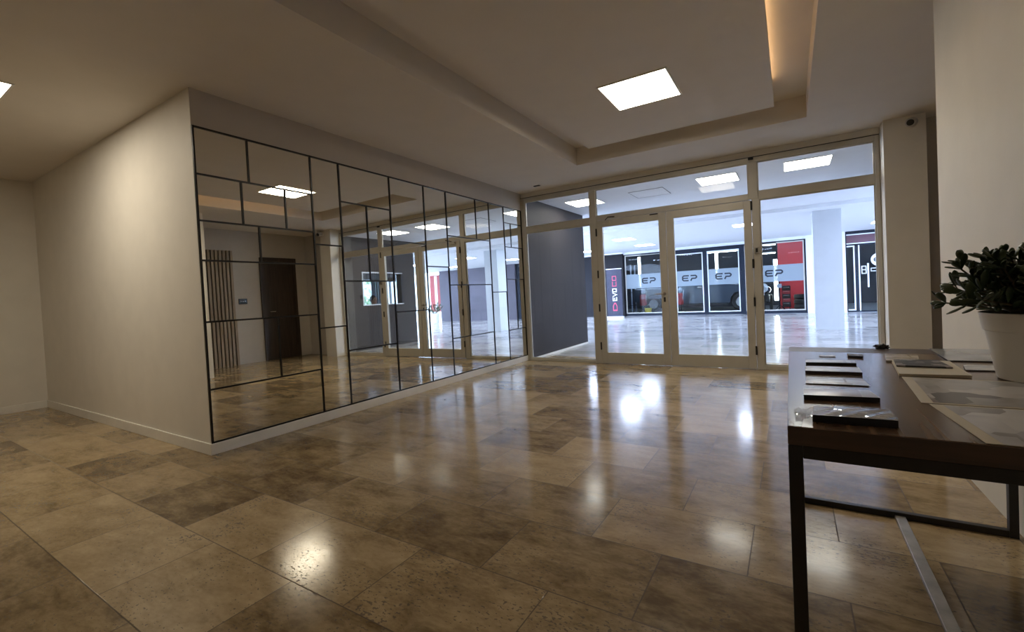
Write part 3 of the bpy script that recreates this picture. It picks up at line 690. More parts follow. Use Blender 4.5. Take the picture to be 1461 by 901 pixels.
# ------------------------------------------------------------------ recess furniture (seen in the mirror)
RX = 5.76
t = thing('slat_screen', 'screen of vertical wooden slats in the recess, seen in the mirror', 'slat screen', (RX-0.02, 2.52, 0))
MB().box(RX-0.012, RX-0.0005, 2.02, 3.00, 0.001, 2.27).build('backing', MT['slatgap'], t)
m = MB()
y = 2.03
while y < 2.98:
    m.box(RX-0.045, RX-0.0125, y, y+0.042, 0.001, 2.27); y += 0.0665
m.build('slats', MT['slat'], t)
t = thing('intercom', 'small black intercom panel on the recess wall, seen in the mirror', 'intercom', (RX-0.01, 3.16, 1.26))
pl = MB().box(RX-0.022, RX-0.0005, 3.09, 3.25, 1.205, 1.315).build('wall_mount_plate', MT['plastic_black'], t, 0.004)
for k in range(3): MB().cyl((RX-0.0222, 3.13+0.04*k, 1.26), (RX-0.026, 3.13+0.04*k, 1.26), 0.010, n=14).build('button', MT['chrome'], t, smooth=True)
d3 = thing('door_3', 'dark wooden door in the recess, seen in the mirror', 'door', (RX, 3.95, 0), kind='structure')
MB().box(RX-0.03, RX-0.0005, 3.60, 4.24, 0.004, 2.10).build('door_leaf', MT['darkwood'], d3, 0.003)
m = MB(); m.box(RX-0.04, RX-0.0005, 3.53, 3.60, 0.001, 2.17); m.box(RX-0.04, RX-0.0005, 4.24, 4.31, 0.001, 2.17); m.box(RX-0.04, RX-0.0005, 3.60, 4.24, 2.10, 2.17)
m.build('door_casing', MT['darkwood'], d3, 0.003)
hh = MB().tube([(RX-0.03, 3.67, 1.02), (RX-0.075, 3.67, 1.02), (RX-0.08, 3.78, 1.02)], 0.009).build('door_handle', MT['chrome'], d3, smooth=True)

# ------------------------------------------------------------------ gallery: hatch window, guard booth, person, chair
w_ = MB()
for b in ((5.38, 6.66, 1.03, 1.055), (5.38, 6.66, 1.805, 1.83), (5.38, 5.405, 1.055, 1.805), (6.62, 6.66, 1.055, 1.805)): w_.box(GX-0.012, GX+0.15, b[0], b[1], b[2], b[3])
o = struct('window_6', w_, MT['whiteframe'], 'white framed hatch window in the dark grey wall, seen in the mirror', 'window')
MB().box(GX+0.06, GX+0.066, 5.405, 6.62, 1.055, 1.805).build('glass_pane', MT['glass'], o)
MB().box(GX+0.05, GX+0.08, 5.99, 6.02, 1.055, 1.805).build('mullion', MT['shopframe'], o)
w_ = MB(); w_.box(7.3, 7.4, L+0.062, 7.1, 0, ZG); w_.box(GX+0.14, 7.3, L+0.062, L+0.11, 0, ZG)
w_.box(GX+0.14, 7.3, 7.0, 7.1, 0, 0.95); w_.box(GX+0.14, 7.3, 7.0, 7.1, 1.95, ZG); w_.box(GX+0.14, 5.15, 7.0, 7.1, 0.95, 1.95); w_.box(7.1, 7.3, 7.0, 7.1, 0.95, 1.95)
struct('wall_booth', w_, MT['gwall'], 'white walls of the guard booth behind the hatch window', 'wall')
o = MB()
for b in ((5.15, 7.1, 0.95, 0.98), (5.15, 7.1, 1.92, 1.95), (5.15, 5.18, 0.98, 1.92), (7.07, 7.1, 0.98, 1.92), (6.44, 6.47, 0.98, 1.92), (5.80, 5.83, 0.98, 1.92)): o.box(b[0], b[1], 7.02, 7.08, b[2], b[3])
o = struct('window_11', o, MT['whiteframe'], 'rear window of the guard booth, seen through the hatch in the mirror', 'window')
MB().box(5.18, 7.07, 7.045, 7.050, 0.98, 1.92).build('glass_pane', MT['glass'], o)
bl = MB()
for k in range(7): bl.box(5.84+0.092*k, 5.84+0.092*k+0.078, 6.955, 6.965, 0.98, 1.90)
t = thing('vertical_blind', 'pale blue vertical blind at the booth window, seen in the mirror', 'blind', (6.15, 6.96, 1.93))
bl.build('blind_slats', MT['curtain'], t); MB().box(5.2, 7.05, 6.945, 6.985, 1.90, 1.94).build('head_rail', MT['whiteframe'], t)
t = thing('roller_shade', 'dark grey roller shade half lowered inside the hatch window', 'shade', (GX+0.17, 6.0, 1.80))
MB().box(GX+0.165, GX+0.172, 5.40, 6.60, 1.62, 1.80).build('shade_fabric', MT['grey'], t); MB().cyl((GX+0.172, 5.40, 1.81), (GX+0.172, 6.60, 1.81), 0.024).build('shade_roller', MT['grey'], t, smooth=True)
MB().box(GX-0.016, GX+0.155, 6.60, 6.664, 1.055, 1.805).build('dark_jamb', MT['shopframe'], bpy.data.objects['window_6'])
t = thing('booth_desk', 'white desk below the hatch window in the guard booth', 'desk', (5.33, 6.0, 0))
MB().box(GX+0.16, 5.60, 5.3, 6.85, 0.72, 0.75).build('desktop', MT['whiteframe'], t, 0.003)
for y in (5.33, 6.79): MB().box(GX+0.2, 5.56, y, y+0.03, 0.0, 0.72).build('side_panel', MT['whiteframe'], t)

def skin_body(name, parts, mat, parent, sub=2):
    """parts: list of chains [(x, y, z, r), ...] that share their first vertex by position"""
    me = bpy.data.meshes.new(name); vs = []; es = []; rad = []; idx = {}
    off = wloc(parent)
    for ch in parts:
        prev = None
        for x, y, z, r_ in ch:
            k = (round(x, 4), round(y, 4), round(z, 4))
            if k not in idx: idx[k] = len(vs); vs.append(Vector((x, y, z))-off); rad.append(r_)
            if prev is not None: es.append((prev, idx[k]))
            prev = idx[k]
    me.from_pydata(vs, es, []); me.update()
    o = bpy.data.objects.new(name, me); COL.objects.link(o); o.parent = parent
    me.materials.append(mat)
    md = o.modifiers.new('skin', 'SKIN')
    sv = me.skin_vertices[0].data if me.skin_vertices else None
    if sv is None:
        bm = bmesh.new(); bm.from_mesh(me); bm.verts.layers.skin.verify(); bm.to_mesh(me); bm.free(); sv = me.skin_vertices[0].data
    for i, r_ in enumerate(rad): sv[i].radius = (r_, r_)
    sv[0].use_root = True
    md.use_smooth_shade = True
    s_ = o.modifiers.new('sub', 'SUBSURF'); s_.levels = sub; s_.render_levels = sub
    return o
px_, py_ = 5.74, 6.32
pp = thing('person', 'dark haired person in dark clothes seated behind the hatch window, seen in the mirror', 'person', (px_, py_, 0))
def P(dx, dy, z, r_): return (px_+dx, py_+dy, z, r_)
pel = P(0.08, 0, 0.52, 0.14)
chains = [[pel, P(0.06, 0, 0.68, 0.135), P(0.02, 0, 0.84, 0.15), P(-0.02, 0, 0.95, 0.11), P(-0.05, 0, 1.01, 0.055), P(-0.08, 0, 1.06, 0.05)]]
for s_ in (-1, 1):
    chains.append([P(-0.02, 0, 0.95, 0.11), P(-0.02, s_*0.17, 0.93, 0.062), P(-0.10, s_*0.22, 0.825, 0.046), P(-0.24, s_*0.14, 0.815, 0.036), P(-0.30, s_*0.10, 0.805, 0.026)])
    chains.append([pel, P(0.02, s_*0.11, 0.52, 0.092), P(-0.36, s_*0.13, 0.50, 0.066), P(-0.34, s_*0.13, 0.10, 0.045), P(-0.36, s_*0.13, 0.045, 0.040), P(-0.48, s_*0.13, 0.035, 0.034)])
body = skin_body('body', chains, MT['cloth_dark'], pp)
hd = MB(); hc = Vector((px_-0.10, py_, 1.155))
hd.ball(hc, 0.10, 24, 18, (0.95, 0.78, 1.18)); hd.ball(hc+Vector((-0.095, 0, -0.01)), 0.016, 10, 8, (1.2, 0.8, 1.3))
for s_ in (-1, 1): hd.ball(hc+Vector((0.0, s_*0.078, -0.005)), 0.022, 10, 8, (0.8, 0.35, 1.2))
hd.build('head', MT['skin'], pp, smooth=True)
for s_ in (-1, 1): MB().ball(hc+Vector((-0.084, s_*0.034, 0.012)), 0.011, 10, 8).build('eye', MT['hair'], pp, smooth=True)
MB().box(hc.x-0.090, hc.x-0.080, hc.y-0.022, hc.y+0.022, hc.z-0.056, hc.z-0.050).build('mouth', MT['redobj'], pp, 0.002)
hr = MB(); hr.ball(hc+Vector((0.018, 0, 0.024)), 0.104, 24, 18, (0.95, 0.83, 1.10)); hr.build('hair', MT['hair'], pp, smooth=True)
for s_ in (-1, 1):
    h_ = MB(); hx, hy, hz = px_-0.33, py_+s_*0.085, 0.797
    h_.ball((hx, hy, hz), 0.036, 12, 8, (1.15, 0.95, 0.45))
    for k, (dy, ln) in enumerate(((-0.027, .060), (-0.009, .070), (0.009, .066), (0.026, .052))):
        h_.tube([(hx-0.03, hy+dy, hz+0.004), (hx-0.03-ln*.55, hy+dy*1.15, hz+0.006), (hx-0.03-ln, hy+dy*1.2, hz-0.008)], [0.0085, 0.008, 0.0065], 8)
    h_.tube([(hx+0.005, hy-s_*0.03, hz), (hx-0.02, hy-s_*0.055, hz+0.002), (hx-0.045, hy-s_*0.062, hz-0.006)], [0.010, 0.009, 0.007], 8)
    h_.build('hand', MT['skin'], pp, smooth=True)
ch = thing('office_chair', 'black office chair under the seated person in the guard booth', 'chair', (5.84, py_, 0))
MB().box(5.59, 6.04, py_-0.22, py_+0.22, 0.34, 0.385).build('seat', MT['plastic_black'], ch, 0.015)
MB().box(6.065, 6.11, py_-0.21, py_+0.21, 0.50, 1.0).build('backrest', MT['plastic_black'], ch, 0.02)
MB().box(6.02, 6.06, py_-0.03, py_+0.03, 0.30, 0.62).build('back_bracket', MT['plastic_black'], ch)
MB().cyl((5.84, py_, 0.05), (5.84, py_, 0.34), 0.026).build('gas_column', MT['chrome'], ch, smooth=True)
for k in range(5):
    a = 2*PI*k/5+.3
    MB().tube([(5.84, py_, 0.07), (5.84+.24*math.cos(a), py_+.24*math.sin(a), 0.05)], [0.022, 0.014]).build('base_arm', MT['plastic_black'], ch, smooth=True)
    MB().cyl((5.84+.24*math.cos(a)-.01, py_+.24*math.sin(a), 0.026), (5.84+.24*math.cos(a)+.01, py_+.24*math.sin(a), 0.026), 0.025).build('caster', MT['plastic_black'], ch, smooth=True)

# ------------------------------------------------------------------ roll-up banner
bx0, bx1, bY = -2.33, -1.735, 14.6
bn = thing('roll_up_banner', 'dark slate roll up banner with crimson and white vertical lettering by black wall', 'banner', ((bx0+bx1)/2, bY, 0))
MB().box(bx0-0.02, bx1+0.02, bY-0.07, bY+0.07, 0.0, 0.075).build('base_cassette', MT['whiteframe'], bn, 0.012)
MB().cyl(((bx0+bx1)/2, bY+0.03, 0.07), ((bx0+bx1)/2, bY+0.03, 1.86), 0.010).build('pole', MT['chrome'], bn, smooth=True)
m = MB(); grid(m, lambda u, v: (bx0+(bx1-bx0)*u, bY-0.012-0.012*math.sin(PI*v)*math.sin(PI*u), 1.86-1.80*v), 10, 20, 0)
m = MB(); nv, nu = 20, 10
vs = [(bx0+(bx1-bx0)*i/nu, bY+0.004-0.010*math.sin(PI*i/nu), 0.07+1.79*j/nv) for j in range(nv+1) for i in range(nu+1)]
vs += [(x, y+0.002, z) for x, y, z in vs]; k = (nu+1)*(nv+1); fs = []
for j in range(nv):
    for i in range(nu):
        a = j*(nu+1)+i; fs += [(a, a+1, a+nu+2, a+nu+1), (k+a, k+a+nu+1, k+a+nu+2, k+a+1)]
m.add(vs, fs); m.build('fabric', MT['banner'], bn, smooth=True)
MB().box(bx0-0.01, bx1+0.01, bY-0.006, bY+0.02, 1.855, 1.88).build('top_bar', MT['whiteframe'], bn, 0.004)
yb = bY-0.0095
bm_ = (bx0+bx1)/2+0.01
def bf(u, v, d): return (bm_+0.5*0.19 - v*0.19 - 0.0, yb-d, u)     # text runs upward: u = height, v across
def letters(paths, u0, s_, w_, mat, name):
    mb = MB()
    for pth in paths: mb.stroke([(u0+x*s_, y) for x, y in pth], w_, bf, 0.0, 0.003)
    return mb.build(name, mat, bn)
def letter_mesh(paths, u0, wid, sw, mat, name):
    mb = MB()
    def f(a, b, d): return (bm_+0.085-b*0.17, yb-d, u0+a*wid)
    for pth in paths:
        mb.stroke(pth, sw, f, 0.0, 0.003)
    return mb.build(name, mat, bn)
GL = {'E': [[(1, .92), (.08, .92), (.08, .08), (1, .08)], [(.08, .5), (.85, .5)]],
      'V': [[(0, 1), (.5, .04), (1, 1)]], 'O': [[(.1, .08), (.9, .08), (.9, .92), (.1, .92), (.1, 0)]],
      'C': [[(1, .92), (.1, .92), (.1, .08), (1, .08)]], 'D': [[(.08, .08), (.6, .08), (.95, .35), (.95, .65), (.6, .92), (.08, .92), (.08, 0)]]}
# v axis is mirrored so the text reads from the bottom upwards, its top to the left
letter_mesh(GL['D'], 0.28, 0.30, 0.15, MT['pink'], 'emblem')
for i, c_ in enumerate('EVO'): letter_mesh(GL[c_], 0.66+0.165*i, 0.14, 0.17, MT['white_vinyl'], 'letter')
for i, c_ in enumerate('CO'): letter_mesh(GL[c_], 1.20+0.22*i, 0.19, 0.12, MT['pink'], 'letter')

# ------------------------------------------------------------------ shopfront bays with the dark logo
def ep_logo(cx, z0, y, parent, mat, w=0.55, hgt=0.235):
    mb = MB()
    def f(u, v, d): return (cx-w/2+u*w, y-d, z0+v*hgt/0.42)
    mb.stroke([(.46, .372), (.125, .372), (.05, .30), (.05, .12), (.125, .048), (.44, .048)], 0.092, f, 0, 0.004)
    mb.stroke([(.05, .21), (.41, .21)], 0.085, f, 0, 0.004)
    mb.stroke([(.57, .372), (.88, .372), (.95, .31), (.95, .25), (.88, .185), (.66, .185), (.57, .02)], 0.092, f, 0, 0.004)
    return mb.build('logo', mat, parent)
def bay(name, label, x0, x1, z0, z1, white, edge=0.035):
    o = MB(); e = edge
    for b in ((x0, x1, z0, z0+e), (x0, x1, z1-e, z1), (x0, x0+e, z0+e, z1-e), (x1-e, x1, z0+e, z1-e)): o.box(b[0], b[1], SY+0.01, SY+0.06, b[2], b[3])
    ob = struct(name, o, MT['whiteframe'] if white else MT['alu'], label, 'window')
    MB().box(x0+e*.5, x1-e*.5, SY+0.032, SY+0.038, z0+e*.5, z1-e*.5).build('glass_pane', MT['glass'], ob)
    MB().box(x0+e, x1-e, SY+0.0285, SY+0.0315, 1.09, 1.655).build('frosted_band', MT['frost'], ob)
    ep_logo((x0+x1)/2, 1.262, SY+0.027, ob, MT['logo'])
bay('window_7', 'left workshop pane with frosted logo band beside the banner', -1.98, -0.12, 0.10, 2.42, False)
bay('window_8', 'white edged workshop pane left of the dark mullion, logo band', -0.02, 0.955, 0.10, 2.30, True)
bay('window_9', 'white edged workshop pane right of the dark mullion, truck wheel visible', 1.10, 2.16, 0.10, 2.32, True)
bay('window_10', 'right workshop pane beside white pier, red wall behind', 2.33, 4.10, 0.10, 2.42, False)
m = MB()
for b in ((-2.02, -1.98, 0, 2.455), (-0.12, -0.02, 0, 2.455), (0.955, 1.10, 0, 2.455), (2.16, 2.33, 0, 2.455), (4.10, 4.15, 0, 2.455)): m.box(b[0], b[1], SY+0.0, SY+0.08, b[2], b[3])
for a_, b_ in ((-1.98, -0.12), (-0.02, 0.955), (1.10, 2.16), (2.33, 4.10)): m.box(a_, b_, SY+0.001, SY+0.08, 0, 0.10)
m.box(-0.02, 0.955, SY+0.001, SY+0.08, 2.30, 2.455); m.box(1.10, 2.16, SY+0.001, SY+0.08, 2.32, 2.455); m.box(-1.98, -0.12, SY, SY+0.08, 2.42, 2.455); m.box(2.33, 4.10, SY, SY+0.08, 2.42, 2.455)
m.box(-1.3, 3.3, SY-0.035, SY-0.001, 2.40, 2.452)
struct('trim_4', m, MT['shopframe'], 'dark metal frame of the workshop shopfront', 'trim')

d4 = thing('door_4', 'dark glass shop door right of the white pier, tall white handle', 'door', (6.1, SY, 0), kind='structure')
m = MB()
for b in ((5.207, 5.24, 0, 2.60), (5.44, 5.53, 0, 2.14), (6.93, 7.098, 0, 2.60), (5.24, 6.93, 2.46, 2.60), (5.24, 6.93, 2.10, 2.15), (5.24, 5.44, 0, 0.06), (5.53, 6.93, 0, 0.05)): m.box(b[0], b[1], SY+0.005, SY+0.07, b[2], b[3])
m.build('door_frame', MT['shopframe'], d4)
m = MB()
for b in ((5.405, 5.44, 0.06, 2.10), (5.53, 5.565, 0.05, 2.10), (5.24, 5.405, 0.06, 0.095), (5.24, 5.405, 2.065, 2.10), (5.24, 6.93, 2.15, 2.18), (5.24, 6.93, 2.43, 2.46)): m.box(b[0], b[1], SY+0.001, SY+0.06, b[2], b[3])
m.build('edging', MT['whiteframe'], d4)
MB().box(5.24, 5.405, SY+0.03, SY+0.036, 0.095, 2.065).build('side_glass', MT['glass'], d4)
MB().box(5.565, 6.93, SY+0.03, SY+0.036, 0.05, 2.10).build('glass_pane', MT['glass'], d4)
MB().box(5.24, 6.93, SY+0.03, SY+0.045, 2.18, 2.43).build('sign_panel', pbr('maroon panel', (0.10, 0.03, 0.05), 0.4), d4)
m = MB(); m.cyl((5.76, SY-0.05, 0.78), (5.76, SY-0.05, 1.52), 0.022); m.cyl((5.76, SY-0.05, 0.85), (5.76, SY+0.03, 0.85), 0.012); m.cyl((5.76, SY-0.05, 1.45), (5.76, SY+0.03, 1.45), 0.012)
m.build('pull_handle', MT['whiteframe'], d4, smooth=True)
MB().cyl((6.04, SY+0.0285, 1.62), (6.04, SY+0.0245, 1.62), 0.20, n=40).build('roundel', MT['white_vinyl'], d4)
ep_logo(6.04, 1.56, SY+0.024, d4, MT['logo'], 0.26, 0.12)
m = MB()
def tf(ox, oz, s_): return lambda u, v, d: (ox+u*s_, SY+0.0285-d, oz+v*s_)
g8 = tf(5.60, 1.20, 0.13)
m.stroke([(.1, .08), (.9, .08), (.9, .95), (.1, .95), (.1, .0)], .2, g8, 0, .003); m.stroke([(.1, .95), (.1, 1.8), (.9, 1.8), (.9, .95)], .2, g8, 0, .003)
g0 = tf(5.83, 1.26, 0.11)
m.stroke([(.1, .1), (1.9, .1), (1.9, .9), (.1, .9), (.1, 0)], .2, g0, 0, .003)
m.build('door_lettering', MT['white_vinyl'], d4)

# ------------------------------------------------------------------ inside the workshop
def tube_light(label, x, y, z0, z1, rr=0.045):
    t = thing('tube_light', label, 'light', (x, y, z0))
    MB().box(x-rr-0.012, x+rr+0.012, y+0.001, y+0.03, z0-0.02, z1+0.02).build('batten', MT['whiteframe'], t)
    MB().cyl((x, y-0.03, z0), (x, y-0.03, z1), rr, n=14).build('tube', MT['tube'], t, smooth=True)
tube_light('upright glowing tube above the first logo in the workshop', -2.03, 18.0, 1.15, 2.46)
tube_light('upright glowing tube above the third logo in the workshop', 1.19, 17.6, 1.20, 2.33)
tube_light('upright glowing tube in front of the red workshop wall', 3.20, 18.5, 0.36, 1.95, 0.06)
def strip_light(label, x0, x1, y, z):
    t = thing('strip_light', label, 'light', ((x0+x1)/2, y, z))
    MB().box(x0, x1, y-0.05, y+0.05, z, z+0.04).build('housing', MT['whiteframe'], t)
    MB().box(x0+.02, x1-.02, y-0.035, y+0.035, z-0.02, z).build('tube', MT['tube'], t)
    for x in (x0+.15, x1-.15): MB().cyl((x, y, z+.04), (x, y, 3.4), 0.006, n=8).build('hanger', MT['steel_black'], t)
strip_light('short hanging strip light at upper left of right workshop pane', 2.80, 3.25, 18.0, 2.52)
strip_light('long hanging strip light over the truck', 0.6, 2.4, 19.3, 2.50)
strip_light('thin hanging strip light left of the red wall top', 2.6, 3.2, 20.0, 2.32)
strip_light('hanging strip light over the left side of the workshop', -2.6, -1.2, 20.0, 2.75)

tk = thing('pickup_truck', 'dark blue grey pickup truck parked behind the workshop glass', 'truck', (0.1, 18.9, 0))
Yt0, Yt1 = 18.05, 19.75
side = [(-2.35, .50), (-2.35, .98), (-2.28, 1.06), (-0.55, 1.06), (-0.30, 1.66), (0.75, 1.70), (1.25, 1.14), (2.35, 1.05), (2.50, .92), (2.52, .45), (2.36, .38), (2.33, .55), (2.20, .72), (1.98, .80), (1.74, .72), (1.62, .55), (1.58, .33), (-1.10, .33), (-1.14, .55), (-1.27, .72), (-1.50, .80), (-1.73, .72), (-1.86, .55), (-1.90, .40)]
MB().prism(side, lambda u, v, d: (u, d, v), Yt0, Yt1).build('body', MT['truck'], tk, 0.03)
for (a, b_) in (((-0.36, 1.12), (0.20, 1.58)), ((0.28, 1.12), (0.98, 1.58))):
    MB().prism([(a[0], a[1]), (b_[0] if b_[0] < .5 else 1.12, a[1]), (b_[0] if b_[0] < .5 else 0.76, b_[1]), (a[0]+(0.14 if a[0] < 0 else 0), b_[1])], lambda u, v, d: (u, d, v), Yt0-0.006, Yt0+0.01).build('side_window', MT['carglass'], tk)
for x in (-1.50, 1.98):
    for y0, y1 in ((Yt0+0.02, Yt0+0.24), (Yt1-0.24, Yt1-0.02)):
        wh = MB().lathe((x, y0, 0.37), [(0.20, 0.0), (0.33, 0.0), (0.362, 0.03), (0.362, 0.19), (0.33, 0.22), (0.20, 0.22)], 32, 'y', True).build('tyre', MT['tyre'], tk, smooth=True)
        rim = MB().cyl((x, y0+0.05, 0.37), (x, y0+0.17, 0.37), 0.205, n=28)
        for k in range(6):
            a = 2*PI*k/6; rim.hexa(*[[(x+rr*math.cos(a+s_*da), yy, 0.37+rr*math.sin(a+s_*da)) for rr, s_, da in ((.05, -1, .5), (.05, 1, .5), (.2, 1, .17), (.2, -1, .17))] for yy in (y0+0.008, y0+0.05)])
        rim.build('wheel_rim', MT['alloy'], wh)
MB().box(1.05, 1.22, Yt0-0.10, Yt0-0.002, 1.10, 1.22).build('wing_mirror', MT['truck'], tk, 0.02)
MB().box(0.35, 0.52, Yt0-0.02, Yt0-0.001, 1.00, 1.03).build('door_handle', MT['chrome'], tk, 0.004)
MB().box(2.36, 2.515, Yt0+0.02, Yt0+0.35, .82, .95).build('headlight', MT['alloy'], tk, 0.02)
MB().box(-1.0, 1.5, Yt0-0.05, Yt0+0.05, .28, .33).build('running_board', MT['plastic_black'], tk, 0.01)

mc = thing('motorcycle', 'dark motorcycle with white fairing behind the right workshop pane', 'motorcycle', (2.86, 17.3, 0))
for (x, y) in ((2.80, 16.95), (3.02, 18.05)):
    wh = MB().lathe((x-0.05, y, 0.31), [(0.22, 0.0), (0.29, 0.0), (0.31, .03), (0.31, .08), (0.29, .11), (0.22, .11)], 30, 'x', True).build('tyre', MT['tyre'], mc, smooth=True)
    m = MB().cyl((x-.04, y, .31), (x+.05, y, .31), 0.045)
    for k in range(5):
        a = 2*PI*k/5; m.cyl((x, y, .31), (x, y+.23*math.cos(a), .31+.23*math.sin(a)), .016, n=8)
    m.build('wheel_rim', MT['alloy'], wh)
MB().tube([(2.80, 16.95, .31), (2.83, 17.15, .75), (2.85, 17.25, 0.95)], .032).build('fork', MT['chrome'], mc, smooth=True)
MB().box(2.78, 3.0, 17.25, 17.75, .32, .62).build('engine', MT['plastic_black'], mc, .04)
MB().ball((2.90, 17.45, .80), .2, 16, 10, (.75, 1.3, .7)).build('fuel_tank', MT['truck'], mc, smooth=True)
MB().box(2.82, 3.04, 17.65, 18.2, .74, .83).build('seat', MT['plastic_black'], mc, .03)
MB().ball((2.84, 17.10, .88), .15, 16, 10, (.9, .9, 1.15)).build('fairing', MT['white_vinyl'], mc, smooth=True)
MB().cyl((2.83, 16.98, .88), (2.83, 16.95, .88), .07).build('headlamp', MT['alloy'], mc, smooth=True)
MB().tube([(2.52, 17.32, 1.02), (2.72, 17.25, 1.04), (2.95, 17.26, 1.04), (3.16, 17.38, 1.02)], .014).build('handlebar', MT['plastic_black'], mc, smooth=True)
MB().tube([(2.9, 17.7, .35), (2.95, 18.05, .31)], .03).build('swing_arm', MT['steel_black'], mc, smooth=True)

tc_ = thing('tool_trolley', 'dark red tool trolley standing before the red workshop wall', 'trolley', (3.55, 17.9, 0))
MB().box(3.40, 3.68, 17.8, 18.3, .12, .92).build('cabinet', MT['shopframe'], tc_, .01)
for k in range(5):
    dr = MB().box(3.415, 3.665, 17.785, 17.80, .16+.15*k, .29+.15*k).build('drawer', MT['redobj'] if k % 2 else MT['plastic_black'], tc_, .004)
    MB().box(3.45, 3.63, 17.772, 17.785, .25+.15*k, .265+.15*k).build('drawer_pull', MT['chrome'], dr)
for x in (3.44, 3.64):
    for y in (17.86, 18.24): MB().cyl((x-.015, y, .06), (x+.015, y, .06), .056).build('caster', MT['tyre'], tc_, smooth=True)
st = thing('work_stand', 'spindly blue black stand between the glowing tube and tool trolley', 'stand', (3.32, 17.6, 0))
MB().cyl((3.32, 17.6, 0.08), (3.32, 17.6, 1.15), .022).build('post', MT['shopframe'], st, smooth=True)
for a in (0.4, 2.5, 4.6): MB().tube([(3.32, 17.6, .22), (3.32+.2*math.cos(a), 17.6+.2*math.sin(a), .016)], .014).build('leg', MT['shopframe'], st, smooth=True)
MB().box(3.24, 3.40, 17.54, 17.66, .85, 1.0).build('clamp_head', MT['curtain'], st, .01)
for k in range(3):
    t = thing('spare_tyre', 'black tyres stacked before the red wall at the right', 'tyre', (4.10, 18.5, 0.19*k), 'tyres before the red wall')
    MB().lathe((4.10, 18.5, 0.006+.19*k), [(.19, .0), (.29, .0), (.32, .03), (.32, .15), (.29, .18), (.19, .18)], 30, 'z', True).build('tyre', MT['tyre'], t, smooth=True)

def jack(label, x, y, s_):
    t = thing('transmission_jack', label, 'workshop jack', (x, y, 0))
    MB().cyl((x, y, .10), (x, y, .55*s_), .06).build('column', MT['steel_black'], t, smooth=True)
    MB().lathe((x, y, .34*s_), [(.0, 0), (.12, 0), (.15, .05), (.14, .40), (.10, .48), (.0, .48)], 20).build('cylinder', MT['redobj'], t, smooth=True)
    MB().ball((x+.04, y-.06, .95*s_), .085, 14, 10, (1, 1, 1.2)).build('gauge_head', MT['curtain'], t, smooth=True)
    for a in (0.5, 2.1, 3.7, 5.3):
        MB().tube([(x, y, .14), (x+.24*math.cos(a), y+.24*math.sin(a), .05)], .02).build('leg', MT['steel_black'], t, smooth=True)
    MB().tube([(x+.12, y-.05, .5*s_), (x+.18, y-.09, .95*s_)], .013).build('pump_handle', MT['alloy'], t, smooth=True)
jack('dark red upright workshop jack behind the first logo pane', -1.78, 17.5, 1.0)
jack('red upright workshop jack at the left end of the truck', -0.24, 17.4, 1.0)
t = thing('bucket', 'yellow bucket on the workshop floor beside the dark red jack', 'bucket', (-1.42, 16.9, 0))
MB().lathe((-1.42, 16.9, 0.005), [(.0, 0), (.11, 0), (.15, .24), (.158, .25), (.145, .25), (.135, .22), (0, .2)], 24).build('tub', MT['yellow'], t, smooth=True)
MB().tube([(-1.57, 16.9, .24), (-1.52, 16.86, .36), (-1.42, 16.84, .40), (-1.32, 16.86, .36), (-1.27, 16.9, .24)], .007).build('handle', MT['chrome'], t, smooth=True)
t = thing('wheel_ramp', 'low lilac grey loading ramp on the floor at left of the workshop', 'ramp', (-0.9, 17.2, 0))
MB().hexa([(-1.2, 16.6, .005), (-.55, 16.6, .005), (-.55, 17.9, .005), (-1.2, 17.9, .005)], [(-1.2, 16.6, .03), (-.55, 16.6, .03), (-.55, 17.9, .20), (-1.2, 17.9, .20)]).build('ramp_deck', MT['violet'], t, .006)
sh = thing('storage_rack', 'blue grey storage rack at the far left of the workshop', 'rack', (-2.6, 19.0, 0))
for x in (-3.3, -2.65): 
    for y in (18.6, 19.2): MB().box(x, x+.05, y, y+.05, 0.004, 2.2).build('upright', MT['curtain'], sh)
for z in (.3, .9, 1.5, 2.1): MB().box(-3.3, -2.6, 18.6, 19.25, z, z+.03).build('shelf', MT['shopframe'], sh)

# ------------------------------------------------------------------ street beyond the gallery (only seen in the mirror)
sbox('street_ground', MT['asphalt'], 'pale street paving beyond the gallery', 'ground', -40, 60, -20, 60, -0.4, -0.2)
sbox('building_street', MT['facadewhite'], 'pale facade across the street, seen in the mirror', 'building', 24, 25, -4, 40, -0.2, 7)
t = thing('street_sign', 'red and white upright street sign outside the gallery, seen in the mirror', 'sign', (12.15, 15.9, 0))
MB().box(11.75, 12.55, 15.9, 15.98, 0.5, 2.4).build('sign_board', MT['redobj'], t, .01)
MB().box(12.05, 12.23, 15.892, 15.90, 0.55, 2.35).build('white_stripe', MT['white_vinyl'], t)
for x in (11.8, 12.45): MB().box(x, x+.05, 15.92, 15.96, 0.0, .5).build('post', MT['steel_black'], t)
pt2 = thing('potted_shrub', 'sparse shrub in a white pot at the gallery edge, seen in the mirror', 'potted plant', (11.1, 14.6, 0))
MB().lathe((11.1, 14.6, 0.0), [(0, 0), (.15, 0), (.19, .45), (.20, .46), (.17, .46), (.16, .40), (0, .39)], 28).build('pot', MT['white_vinyl'], pt2, smooth=True)
f2 = MB(); s2 = MB(); r2 = random.Random(4)
for k in range(16):
    a = r2.uniform(0, 2*PI); e = r2.uniform(.5, 1.3); d = Vector((math.cos(a)*math.cos(e), math.sin(a)*math.cos(e), math.sin(e)))
    p0 = Vector((11.1, 14.6, .39)); p1 = p0 + d*r2.uniform(.35, .6); s2.tube([p0, (p0+p1)/2+Vector((0, 0, .04)), p1], .008, 6)
    for j in range(7): leaf(f2, p0.lerp(p1, .35+.1*j), (d+Vector((r2.uniform(-1, 1), r2.uniform(-1, 1), r2.uniform(-.6, .8)))).normalized(), Vector((0, 0, 1)), r2.uniform(.10, .17), .05, .006)
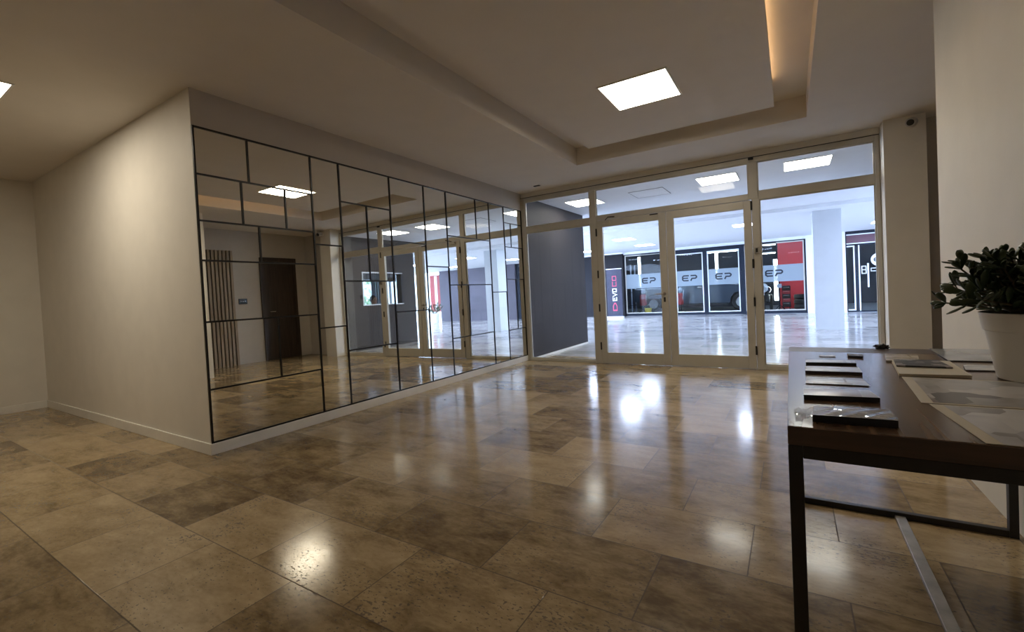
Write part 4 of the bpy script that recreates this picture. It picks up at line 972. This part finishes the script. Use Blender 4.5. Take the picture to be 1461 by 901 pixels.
f2.build('foliage', MT['leaf'], pt2, smooth=True); s2.build('stem', MT['stem'], pt2, smooth=True)

tr = thing('street_tree', 'leafy street tree outside, glimpsed through the hatch window in the mirror', 'tree', (17.2, 15.2, -0.2))
MB().tube([(17.2, 15.2, -.2), (17.25, 15.2, 1.0), (17.2, 15.3, 2.4)], [.14, .11, .08], 12).build('trunk', MT['stem'], tr, smooth=True)
f3 = MB(); r3 = random.Random(9)
for k in range(900):
    d = Vector((r3.gauss(0, 1), r3.gauss(0, 1), r3.gauss(0, 1))).normalized()
    p = Vector((17.2, 15.2, 2.1)) + Vector((d.x*1.5, d.y*1.5, d.z*1.5))*r3.uniform(.5, 1)
    leaf(f3, p, d+Vector((r3.uniform(-1, 1), r3.uniform(-1, 1), r3.uniform(-1, .4))), Vector((0, 0, 1)), .22, .12, .01)
f3.build('foliage', pbr('street leaf', (0.12, 0.26, 0.07), 0.5, var=.3), tr, smooth=True)

# ------------------------------------------------------------------ daylight
wd = bpy.data.worlds.new('overcast sky'); bpy.context.scene.world = wd; wd.use_nodes = True
nt = wd.node_tree
for n in list(nt.nodes): nt.nodes.remove(n)
ou = nt.nodes.new('ShaderNodeOutputWorld'); bg = nt.nodes.new('ShaderNodeBackground')
bg.inputs['Color'].default_value = (0.54, 0.69, 1.0, 1); bg.inputs['Strength'].default_value = 18.0
nt.links.new(bg.outputs[0], ou.inputs[0])

# ------------------------------------------------------------------ camera
cam = bpy.data.cameras.new('camera'); co = bpy.data.objects.new('camera', cam); COL.objects.link(co)
yaw, pit, rol = -0.543083625, -0.0222206271, -0.0490869753
F = Vector((math.sin(yaw)*math.cos(pit), math.cos(yaw)*math.cos(pit), math.sin(pit)))
R = Vector((math.cos(yaw), -math.sin(yaw), 0)); U = R.cross(F)
R2 = R*math.cos(rol)+U*math.sin(rol); U2 = U*math.cos(rol)-R*math.sin(rol)
mw = Matrix(((R2.x, U2.x, -F.x, 3.68259508), (R2.y, U2.y, -F.y, -1.56399574), (R2.z, U2.z, -F.z, 1.06798883), (0, 0, 0, 1)))
co.matrix_world = mw
cam.sensor_width = 36.0; cam.sensor_fit = 'HORIZONTAL'; cam.lens = 632.190366*36/1461
cam.shift_x = -16.5486/1461; cam.shift_y = -16.4021/1461
cam.clip_start = 0.05; cam.clip_end = 200
sc = bpy.context.scene
sc.camera = co
sc.view_settings.view_transform = 'Standard'; sc.view_settings.look = 'None'
sc.view_settings.gamma = 1.0; sc.view_settings.use_curve_mapping = False
sc.view_settings.exposure = 0.0
sc.cycles.max_bounces = 10; sc.cycles.diffuse_bounces = 5; sc.cycles.glossy_bounces = 6; sc.cycles.transparent_max_bounces = 24; sc.cycles.transmission_bounces = 8
sc.cycles.caustics_reflective = True; sc.cycles.sample_clamp_indirect = 6.0
sc.cycles.use_denoising = True
